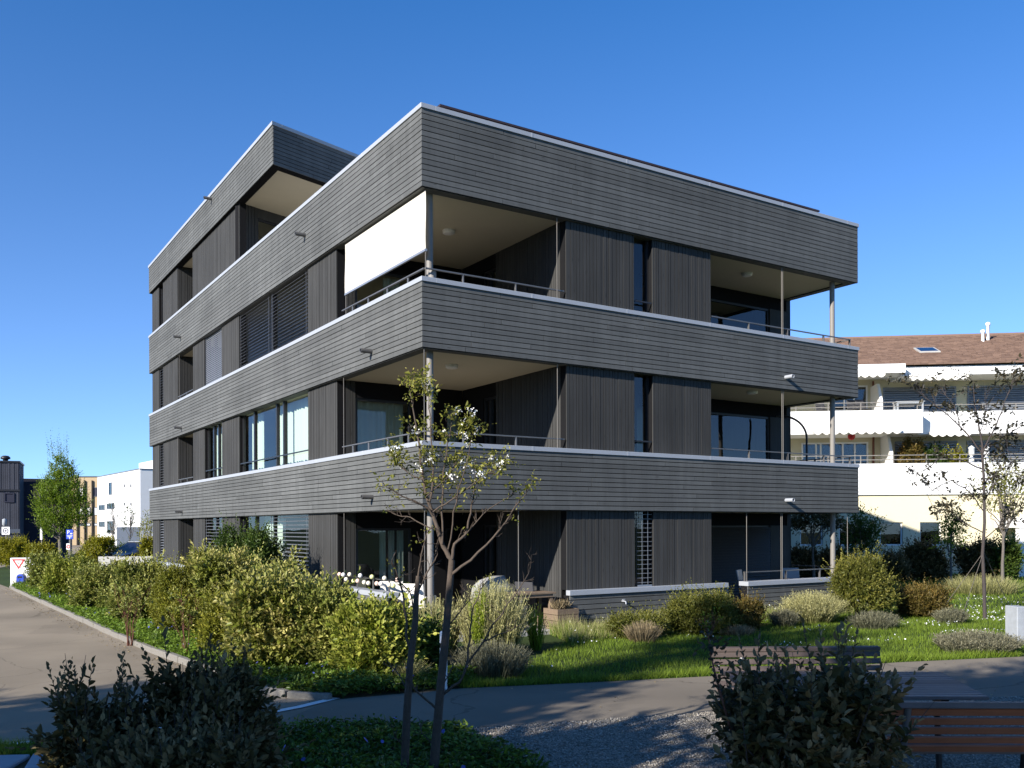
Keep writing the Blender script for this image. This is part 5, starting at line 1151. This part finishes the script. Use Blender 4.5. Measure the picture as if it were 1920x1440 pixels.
# clipped yellow hedges by the road
for x0, x1, yt, d, lab, mt in ((-6, 54, 1004, 47, 'yellow green clipped bush behind the dark sign pole', 'leaf_yellow'), (22, 50, 1002, 50, 'taller yellow clipped bush just right of the dark sign pole', 'leaf_yellow'), (44, 106, 1012, 44, 'wide low yellow clipped bush below the narrow white sign', 'leaf_yellow'), (144, 214, 1001, 40, 'yellow and green clipped bush between the parking sign and the white building', 'leaf_yellow'), (258, 296, 1004, 38, 'small yellow clipped bush touching the far corner of the timber block', 'leaf_yellow'), (214, 254, 1017, 44, 'flat green clipped bush behind the parked car', 'leaf_mid')):
    shrub_px(x0, x1, yt, d, mt, lab, nm='clipped_bush', N=900, nl=6, slen=.22, lsize=.10, group='clipped bushes by the road', yamt=.8, up=.4)
# bare twiggy plants in front of the hedge
def twiggy(px, d, htop, spread, n, label, leafn=0, mat='leaf_hedge', bark='bark_red'):
    b = Vector(((px - 960) / F * d, d, 0)); h_ = E - (htop - yh(px)) / F * d; o = empty('twiggy_shrub', b, 0, label, 'shrub'); mb = MB(); tips = []
    for k in range(n):
        a = random.uniform(0, 6.28); r = random.uniform(.2, 1) * spread; hh = h_ * random.uniform(.6, 1.0)
        p = [Vector((random.uniform(-.05, .05), random.uniform(-.05, .05), -.02)), Vector((math.cos(a) * r * .3, math.sin(a) * r * .3, hh * .45)), Vector((math.cos(a) * r, math.sin(a) * r, hh))]
        mb.tube(p, [.007, .005, .002], 5); tips += [p[2], p[1].lerp(p[2], .5)]
        for j in range(3): q = p[1].lerp(p[2], random.random()); e = q + Vector((random.uniform(-.15, .15), random.uniform(-.15, .15), random.uniform(.05, .25))); mb.tube([q, e], [.003, .0015], 4); tips.append(e)
    mb.build('stem', bark, o)
    if leafn:
        P = np.array([tips[i] for i in rng.integers(0, len(tips), leafn)]) + rng.normal(size=(leafn, 3)) * .03; A = shoots(P, rng.normal(size=P.shape) * .5 + [0, 0, 1], 5, .1, .05); leaves('foliage', *A, mat, o)
twiggy(243, 16.0, 1104, .42, 11, 'bare twiggy shrub with a few leaves at the kerb of the hedge bed', 90); twiggy(345, 14.6, 1116, .32, 7, 'thin bare stems in front of the fine leaved yellow shrub', 60); twiggy(1330, 16.4, 1160, .18, 9, 'pale green upright stems in front of the round olive shrub', 20, 'leaf_bright')
# dark foreground shrubs
FG = 'dark foreground shrubs'
def fg(px, d, w_, top, dp, label, N, **kw):
    return shrub('shrub', Vector(((px - 960) / F * d, d, 0)), w_, E - (top - yh(px)) / F * d, dp, 'leaf_dark', label, group=FG, N=int(N * .72), nl=9, slen=.17, lsize=.082, aspect=.5, up=.55, spikes=26, inner=.25, stem='bark_dark', **kw)
fg(182, 6.7, .74, 1278, .7, 'dark spiky evergreen shrub at the lower left, its tips against the sunny road', 470)
fg(398, 6.9, .92, 1236, .9, 'dark evergreen shrub at the lower left, the taller one below the hedge', 1000)
fg(300, 6.0, 1.15, 1372, .8, 'low dark evergreen shrub at the bottom left, in front of the two spiky ones', 1300)
o = fg(1500, 5.6, 1.06, 1230, .9, 'dark glossy shrub in front of the park bench', 820, yamt=1.8)
# long side shoot of that shrub
def long_shoot(pts, n, label):
    b = Vector((pts[0].x, pts[0].y, 0)); o = empty('shrub', b, 0, label, 'shrub', FG); mb = MB(); pl = [p - b for p in pts]; mb.tube(pl, [.010 - .007 * i / (len(pl) - 1) for i in range(len(pl))], 6)
    mb.build('stem', 'bark_red', o); t = np.linspace(.12, 1, n); idx = t * (len(pl) - 1); P = []; Dv = []
    for k in idx: i = min(int(k), len(pl) - 2); P.append(pl[i].lerp(pl[i + 1], k - i)); Dv.append((pl[i + 1] - pl[i]).normalized())
    P = np.array(P); Dv = np.array(Dv); A = shoots(P, unit(Dv * .6 + rng.normal(size=P.shape) * .7), 6, .11, .048, .5, 1.0, 1.2, 1.6); leaves('foliage', *A, 'leaf_young_dark', o)
long_shoot([D(1392, 1460, 5.7), D(1372, 1380, 5.65), D(1350, 1300, 5.6), D(1332, 1230, 5.6), D(1327, 1188, 5.6)], 26, 'long single red stemmed shoot left of the glossy shrub by the bench')
long_shoot([D(1430, 1470, 5.5), D(1428, 1390, 5.5), D(1430, 1330, 5.5), D(1422, 1270, 5.55)], 22, 'short red stemmed shoot inside the left side of the glossy shrub')
# ================================================================== trees
def polytube(mb, pts, r0, r1, n=7):
    k = len(pts); mb.tube(pts, [r0 + (r1 - r0) * i / (k - 1) for i in range(k)], n)
def wig(a, b, k, amp):
    out = [a.lerp(b, i / k) + (Vector([random.uniform(-amp, amp) for _ in range(3)]) if 0 < i < k else Vector()) for i in range(k + 1)]
    return out
def twig(mb, p, d, ln, r, lev, tips, droop=0.0):
    e = p + d * ln; e.z -= droop * ln; pts = wig(p, e, 3, ln * .05); polytube(mb, pts, r, r * .45, 5 if r < .01 else 6); tips.append((e, d))
    if lev > 0:
        for k in range(random.choice((2, 3))):
            q = pts[random.choice((1, 2, 3))]; nd = (d + Vector([random.uniform(-.75, .75) for _ in range(3)]) + Vector((0, 0, .15))).normalized(); twig(mb, q, nd, ln * random.uniform(.45, .75), r * .6, lev - 1, tips, droop)
def traced_tree(name, d0, trunks, branches, label, bark, depth_amp=.35, twl=.16, twn=5, twlev=1, cat='tree', leaf=None, base=None, group=None, tw_r=.0045, bscale=1.0):
    b = base; root = empty(name, b, 0, label, cat, group); tips = []
    mb = MB()
    for pts, r0, r1 in trunks:
        P = [D(px, py, d0 + (o_[0] if o_ else 0)) - b for px, py, *o_ in pts]; polytube(mb, P, r0, r1, 9)
    mb.build('trunk', bark, root)
    br = MB(); 
    for pts, r0, r1 in branches:
        s_ = random.uniform(-1, 1) * depth_amp; k = len(pts); P = [D(px, py, d0 + s_ * i / (k - 1)) - b for i, (px, py) in enumerate(pts)]
        full = []
        for i in range(k - 1): full += wig(P[i], P[i + 1], 3, (P[i + 1] - P[i]).length * .035)[:-1]
        full.append(P[-1]); polytube(br, full, r0 * bscale, r1 * bscale, 6); tips.append((P[-1], (P[-1] - P[-2]).normalized()))
        for _ in range(int(twn * k)):
            j = random.randrange(len(full) // 4, len(full)); dd = ((full[j] - full[j - 1]).normalized() * .6 + Vector([random.uniform(-.9, .9) for _ in range(3)]) + Vector((0, 0, .3))).normalized()
            twig(br, full[j], dd, twl * random.uniform(.5, 1.3), tw_r, twlev, tips)
    br.build('branch', bark, root)
    return root, tips
# ---- the young tree in front, two stems
b = Vector(((790 - 960) / F * 7.4, 7.4, 0))
trunksA = [([(757, 1500), (757, 1440), (762, 1330), (768, 1244), (778, 1166), (780, 1119), (784, 1080)], .038, .019), ([(808, 1500), (812, 1440), (817, 1380), (825, 1290), (836, 1180), (841, 1119), (847, 1050)], .043, .026)]
brs = [([(847, 1050), (831, 1025), (815, 975), (800, 931), (794, 900), (788, 850), (781, 800), (772, 745), (768, 716)], .030, .004),
 ([(847, 1050), (852, 1020), (872, 1003), (883, 962), (889, 920), (892, 880)], .022, .004), ([(840, 1082), (865, 1062), (912, 1022), (947, 981), (966, 950), (987, 925)], .020, .004),
 ([(812, 968), (803, 953), (779, 940), (756, 931), (725, 914)], .014, .004), ([(806, 940), (812, 900), (812, 860), (808, 800), (805, 750), (800, 728)], .013, .003),
 ([(829, 1020), (828, 960), (830, 900), (838, 850), (846, 800), (852, 770)], .013, .003), ([(840, 1030), (850, 960), (866, 900), (880, 850), (886, 800)], .011, .003),
 ([(766, 1212), (758, 1144), (756, 1116), (744, 1075), (734, 1053)], .016, .004), ([(780, 1119), (794, 1087), (804, 1068), (816, 1050), (818, 1020)], .014, .004), ([(778, 1150), (768, 1110), (753, 1095), (745, 1080)], .010, .003),
 ([(828, 1303), (860, 1280), (872, 1255), (881, 1197), (884, 1150), (900, 1106), (912, 1090)], .016, .004), ([(872, 1250), (906, 1203), (925, 1169), (966, 1116), (991, 1075), (997, 1041)], .013, .003), ([(906, 1203), (950, 1185), (990, 1166)], .009, .003),
 ([(816, 1328), (790, 1305), (775, 1290), (764, 1270)], .014, .008), ([(836, 1180), (860, 1150), (880, 1125), (872, 1108)], .009, .003), ([(812, 960), (850, 935), (890, 905), (930, 880), (948, 872)], .010, .003), ([(796, 900), (770, 890), (745, 870), (735, 862)], .008, .003),
 ([(784, 1080), (790, 1040), (800, 1000), (812, 985)], .012, .004), ([(806, 990), (770, 970), (745, 966), (735, 962)], .008, .003), ([(760, 1290), (745, 1262), (730, 1248)], .008, .003), ([(826, 1290), (842, 1262), (850, 1240)], .008, .003), ([(757, 1400), (742, 1385), (738, 1376)], .008, .005), ([(814, 1400), (790, 1375), (786, 1362)], .007, .004),
 ([(800, 931), (830, 905), (850, 880), (860, 850)], .009, .003), ([(872, 1003), (905, 965), (940, 940), (960, 930)], .008, .003)]
root, tips = traced_tree('young_tree', 7.4, trunksA, brs, 'nearly bare two stemmed young tree with few leaves and white blossom in front', 'bark_young', .20, .085, 2.3, 1, base=b, bscale=.74, tw_r=.0034)
up = [t for t in tips if t[0].z > 2.25 + .35 * random.random() and random.random() < .85] + [t for t in tips if t[0].z > 1.6 and random.random() < .05]
P = np.array([t[0] for t in up for _ in range(2)]) + rng.normal(size=(len(up) * 2, 3)) * .03; A = shoots(P, rng.normal(size=P.shape) * .6 + [0, 0, .2], 4, .07, .038, .45, 1.0); leaves('foliage', *A, 'leaf_sapling', root)
top = [t for t in tips if t[0].z > 2.45]; random.shuffle(top)
bl = [t[0] for t in top[:40]]; P = np.array([p for p in bl for _ in range(11)]) + rng.normal(size=(len(bl) * 11, 3)) * .016; n = len(P)
leaves('blossom', P, rng.normal(size=(n, 3)), rng.uniform(.012, .022, n), rng.uniform(.010, .018, n), rng.uniform(.3, 1, n), rng.uniform(0, 1, n), 'petal_white', root)
# ---- slender sapling on the right lawn
b = G(1846, 1162); d = b.y
trunksA = [([(1846, 1168), (1845, 1100), (1842, 1040), (1846, 980), (1845, 900), (1842, 850)], .042, .024)]
brs = [([(1842, 850), (1836, 800), (1828, 760), (1826, 715)], .022, .005), ([(1842, 850), (1815, 815), (1780, 780), (1745, 752), (1728, 738)], .018, .005), ([(1842, 850), (1862, 810), (1880, 770), (1896, 725), (1900, 712)], .018, .005), ([(1843, 842), (1880, 820), (1915, 800), (1940, 785)], .016, .005), ([(1844, 880), (1800, 862), (1765, 858), (1735, 880), (1716, 890)], .016, .004),
 ([(1846, 960), (1820, 925), (1785, 900), (1755, 915), (1738, 925)], .014, .004), ([(1846, 1000), (1800, 975), (1775, 955), (1762, 930)], .013, .004), ([(1846, 940), (1870, 900), (1900, 885), (1925, 895)], .014, .004), ([(1845, 1010), (1870, 990), (1895, 980), (1915, 955)], .012, .004), ([(1842, 860), (1860, 835), (1900, 850), (1930, 840)], .012, .004), ([(1800, 800), (1790, 760), (1765, 730)], .010, .003), ([(1838, 810), (1850, 770), (1846, 740)], .010, .003), ([(1845, 905), (1880, 880), (1905, 860)], .010, .003)]
root, tips = traced_tree('sapling', d, trunksA, brs, 'slender dark sapling with sparse leaf clusters on the right lawn', 'bark_dark', .8, .30, 2.2, 1, base=b, tw_r=.006)
tp = [t for t in tips if random.random() < .42]; P = np.array([t[0] for t in tp for _ in range(2)]) + rng.normal(size=(len(tp) * 2, 3)) * .06; A = shoots(P, rng.normal(size=P.shape) * .7 + [0, 0, -.2], 5, .14, .095, .5, 1.0); leaves('foliage', *A, 'leaf_young_dark', root)
mb = MB()
for e in ((1755, 1158), (1800, 1166), (1898, 1150)): mb.tube([D(1844, 1035, d) - b, G(*e) - b], .006, 4)
mb.build('guy_rope', 'bark_grey', root)

def tree(name, base, h_, crown, label, mat, bark='bark_grey', trunk_r=.09, fork=.3, N=700, nl=6, slen=.4, lsize=.13, nbr=10, yamt=.8, group=None, aspect=.5, lean=.05, lo=.45, up=.5, trn=None):
    """crown: ellipsoids relative to the base; limbs run from the trunk to the crown"""
    root = empty(name, base, 0, label, 'tree', group); mb = MB(); top = Vector((random.uniform(-lean, lean) * h_, random.uniform(-lean, lean) * h_, h_ * .86)); P0 = wig(Vector((0, 0, -.05)), top, 7, h_ * .008); mb.tube(P0, [trunk_r * (1.25 if i == 0 else 1 - .82 * i / 7) for i in range(8)], 9); mb.build('trunk', bark, root)
    P, n = lump_points(crown, N, lo, 1.03, -.8); A = shoots(P, n * .7 + [0, 0, up] + rng.normal(size=P.shape) * .4, nl, slen, lsize, aspect, .9, 1.5, yamt)
    crown_o = leaves('crown', *A, mat, root); br = MB()
    for k in range(nbr):
        p = Vector(P[random.randrange(len(P))]); t = min(.95, max(fork, (p.z / h_) * .72)); s_ = P0[0].lerp(P0[-1], t); m_ = s_.lerp(p, .5) + Vector((0, 0, .04 * h_)); pts = wig(s_, m_, 3, .02 * h_)[:-1] + wig(m_, p, 3, .02 * h_); polytube(br, pts, trunk_r * .4, trunk_r * .07, 6)
        for j in range(3): q = pts[random.randrange(2, len(pts))]; tt = []; twig(br, q, (p - s_).normalized(), h_ * .08, trunk_r * .12, 1, tt)
    br.build('branch', bark, root); return root
def at_px(px, d): return Vector(((px - 960) / F * d, d, 0))
# hornbeam at the left
d = 46; s_ = d / F; b = at_px(112, d); zc = lambda py: E - (py - yh(110)) * s_
cr = [(-.05, 0, zc(960), 42 * s_, 36 * s_, 46 * s_), (.1, 0, zc(925), 40 * s_, 34 * s_, 40 * s_), (-.2, 0, zc(990), 26 * s_, 26 * s_, 26 * s_), (.95, 0, zc(960), 20 * s_, 20 * s_, 40 * s_), (-.6, 0, zc(940), 20 * s_, 20 * s_, 36 * s_), (0, 0, zc(885), 16 * s_, 14 * s_, 26 * s_), (.3, .2, zc(900), 14 * s_, 14 * s_, 30 * s_)]
o = tree('hornbeam_tree', b, zc(850), cr, 'fresh green egg shaped hornbeam tree in front of the black hall', 'leaf_bright', N=2300, nl=7, slen=.38, lsize=.10, nbr=22, up=1.1, trunk_r=.12)
P = np.stack([rng.normal(size=90) * .32, rng.normal(size=90) * .25, rng.uniform(zc(880), zc(842), 90)], 1); A = shoots(P, rng.normal(size=P.shape) * .12 + [0, 0, 1], 8, .75, .07, .5, .7); leaves('tip_foliage', *A, 'leaf_bright', o)
tree('young_tree', at_px(243, 58), 3.6, [(0, 0, 2.6, .5, .5, .9)], 'thin dark young tree in front of the white building', 'leaf_mid', N=90, slen=.3, lsize=.09, nbr=12, trunk_r=.05)
tree('young_tree', at_px(212, 56), 3.6, [(0, 0, 2.6, .4, .4, .9)], 'leafless thin young tree between the yellow clipped bush and the white building', 'leaf_mid', N=26, slen=.3, lsize=.08, nbr=14, trunk_r=.05)
tree('young_tree', at_px(282, 46), 2.6, [(0, 0, 1.75, .55, .5, .75), (-.2, 0, 2.2, .3, .3, .5)], 'light green young tree at the far corner of the timber block', 'leaf_yellow', N=170, slen=.35, lsize=.09, nbr=12, yamt=.2, trunk_r=.05)
# trees by the pale block
d = 33; s_ = d / F; zc = lambda py: E - (py - yh(1600)) * s_
tree('garden_tree', at_px(1526, d), zc(960), [(0, 0, zc(978), 40 * s_, 34 * s_, 13 * s_), (-.6, 0, zc(985), 16 * s_, 16 * s_, 10 * s_), (.6, 0, zc(980), 18 * s_, 16 * s_, 12 * s_)], 'dark flat crowned tree seen through the loggia left of the column', 'leaf_dark', N=330, slen=.4, lsize=.12, nbr=12, fork=.6, trunk_r=.06)
d = 31.5; s_ = d / F; zc = lambda py: E - (py - yh(1600)) * s_
tree('garden_tree', at_px(1614, d), zc(962), [(0, 0, zc(1030), 30 * s_, 26 * s_, 34 * s_), (-.1, 0, zc(990), 16 * s_, 16 * s_, 30 * s_), (.3, 0, zc(1000), 22 * s_, 16 * s_, 22 * s_)], 'loose conical dark tree in front of the second window of the pale block', 'leaf_mid', N=420, slen=.4, lsize=.11, nbr=14, lo=.25, yamt=.5, trunk_r=.05)
tree('garden_tree', at_px(1783, 32), zc(960) + .1, [(0, 0, zc(1010), 26 * s_, 22 * s_, 26 * s_), (0, 0, zc(985), 14 * s_, 14 * s_, 24 * s_)], 'loose light green young tree right of the fourth window of the pale block', 'leaf_bright', N=190, slen=.42, lsize=.10, nbr=14, lo=.25, trunk_r=.05)
d = 28; s_ = d / F; zc = lambda py: E - (py - yh(1880)) * s_
tree('garden_tree', at_px(1880, d), zc(880), [(0, 0, zc(935), 46 * s_, 38 * s_, 44 * s_), (-.3, 0, zc(905), 30 * s_, 26 * s_, 30 * s_), (.5, 0, zc(925), 34 * s_, 28 * s_, 40 * s_)], 'airy yellow green tree with a pale trunk behind the slender sapling', 'leaf_sapling', N=360, slen=.45, lsize=.085, nbr=22, lo=.3, fork=.45, trunk_r=.06)
# ---- the row of trees behind the camera whose shadows dapple the garden
SH = 'tall trees behind the camera'
def shade(x, y, h_, r, N, label, lo=.35, base=.40, lsize=.24):
    b = Vector((x, y, 0)); zc_ = h_ * (base + 1) / 2; rz = h_ * (1 - base) / 2
    cr = [(0, 0, zc_, r * .75, r * .75, rz * .95)] + [(math.cos(k * 1.26 + x) * r * .55, math.sin(k * 1.26 + x) * r * .55, zc_ + random.uniform(-.5, .45) * rz, r * .5, r * .5, rz * .45) for k in range(5)]
    tree('tall_tree', b, h_, cr, label, 'leaf_shade', 'bark_dark', .2, .3, N, 7, .75, lsize, 26, .4, SH, .6, lo=lo)
for args in SHADE: shade(*args[:6], base=args[6])

# ================================================================== benches, table, fountain, bollard
def bench(name, loc_, rz, L, label, back_mat, seat_mat, group='park benches', legs=(.18, .82)):
    """slatted park bench with a curved back; sits facing local +y, back towards -y"""
    o = empty(name, loc_, rz, label, 'bench', group)
    prof = [(-.30, .80), (-.285, .735), (-.265, .665), (-.245, .595), (-.225, .525), (-.195, .458)]; seat = [(-.12, .425), (-.05, .418), (.02, .418), (.09, .422), (.16, .430), (.225, .432)]
    for i, (y, z) in enumerate(prof):
        t = math.atan2(prof[min(i + 1, 5)][1] - prof[max(0, i - 1)][1], prof[min(i + 1, 5)][0] - prof[max(0, i - 1)][0]); c, s2 = math.cos(t) * .027, math.sin(t) * .027; nx, nz = -s2 / .027 * .011, c / .027 * .011; mb = MB()
        if i == 0: mb.extr([(y - .05, z - .03), (y + .03, z - .035), (y + .035, z + .005), (y - .04, z + .012)], -L / 2, L / 2)
        else: mb.extr([(y - c - nx, z - s2 - nz), (y + c - nx, z + s2 - nz), (y + c + nx, z + s2 + nz), (y - c + nx, z - s2 + nz)], -L / 2, L / 2)
        bev(mb.build('back_slat', seat_mat if i == 0 else back_mat, o), .004)
    for y, z in seat: mb = MB(); mb.box(-L / 2, L / 2, y - .028, y + .028, z - .022, z); bev(mb.build('seat_slat', seat_mat, o), .004)
    for f_ in legs:
        x = -L / 2 + L * f_; mb = MB(); pts = [(x, p[0] - .02, p[1]) for p in prof] + [(x, -.15, .405), (x, -.05, .392), (x, .22, .400)]; mb.tube(pts, .026, 8); mb.build('frame', 'rail_metal', o)
        for yy, yf in ((-.12, -.26), (.17, .22)): mb = MB(); mb.tube([(x, yy, .40), (x, yf, .0)], .018, 8); mb.build('leg', 'black_metal', o)
    return o
zs = 0
bench('park_bench', Vector((3.1, 6.74, 0)), R(-1.5), 2.2, 'slatted park bench with orange brown back seen from behind at the lower right', 'bench_wood', 'bench_grey', legs=(.36, .84))
bench('park_bench', Vector((2.92, 9.1, 0)), R(182), 1.75, 'dark slatted park bench on the far side of the table, back to the path', 'bench_grey', 'bench_grey')
bench('park_bench', Vector((5.95, 8.9, 0)), R(98), 1.7, 'dark slatted park bench cut off by the right picture edge', 'bench_grey', 'bench_grey')
o = empty('garden_table', Vector((2.85, 7.72, 0)), R(-2), 'long slatted wooden park table between the two benches', 'table')
for k in range(13):
    y = -.58 + k * .095; mb = MB(); xo = .02 * k; mb.box(-.95 + xo * 0, .86 + xo * .6, y - .04, y + .04, .70, .728); bev(mb.build('top_slat', 'bench_grey', o), .004)
mb = MB()
for x in (-.6, .55): mb.box(x - .03, x + .03, -.56, .56, .655, .699)
mb.build('crossbar', 'black_metal', o)
for x in (-.6, .55):
    for y in (-.4, .4): mb = MB(); mb.tube([(x, y, .655), (x, y * 1.15, 0)], .025, 8); mb.build('leg', 'black_metal', o)
b = G(1914, 1206); o = empty('drinking_fountain', b, R(8), 'grey stepped concrete drinking fountain at the right picture edge', 'fountain'); k_ = b.y / F
mb = MB(); w_ = 46 * k_; h_ = 70 * k_
mb.add([], []); prof = [(-w_ * .45, 0), (w_ * .7, 0), (w_ * .7, h_ * .62), (w_ * .02, h_ * .62), (-w_ * .10, h_ * .86), (-w_ * .10, h_ * .88), (w_ * .06, h_ * .9), (w_ * .06, h_), (-w_ * .45, h_)]
vs = [(p, -.16, q) for p, q in prof] + [(p, .16, q) for p, q in prof]; n = len(prof); mb.add(vs, [tuple(range(n)), tuple(range(2 * n - 1, n - 1, -1))] + [(i, n + i, n + (i + 1) % n, (i + 1) % n) for i in range(n)]); bev(mb.build('column', 'slab_concrete', o), .015)
mb = MB(); mb.lathe([(.001, .0), (.11, .0), (.15, .05), (.13, .05), (.09, .012), (.001, .012)], (w_ * .38, 0, h_ * .62), 16); mb.build('basin', 'steel_paint', o)
b = G(831, 1292); o = empty('bollard_light', b, 0, 'pale square bollard behind the right stem of the bare tree', 'bollard'); k_ = b.y / F; h_ = 108 * k_
mb = MB(); mb.box(-.045, .045, -.045, .045, 0, h_ * .72); bev(mb.build('post', 'white_sign', o), .006); mb = MB(); mb.box(-.042, .042, -.042, .042, h_ * .721, h_ * .80); mb.build('gap', 'black_metal', o); mb = MB(); mb.box(-.045, .045, -.045, .045, h_ * .801, h_); bev(mb.build('cap', 'white_sign', o), .006)
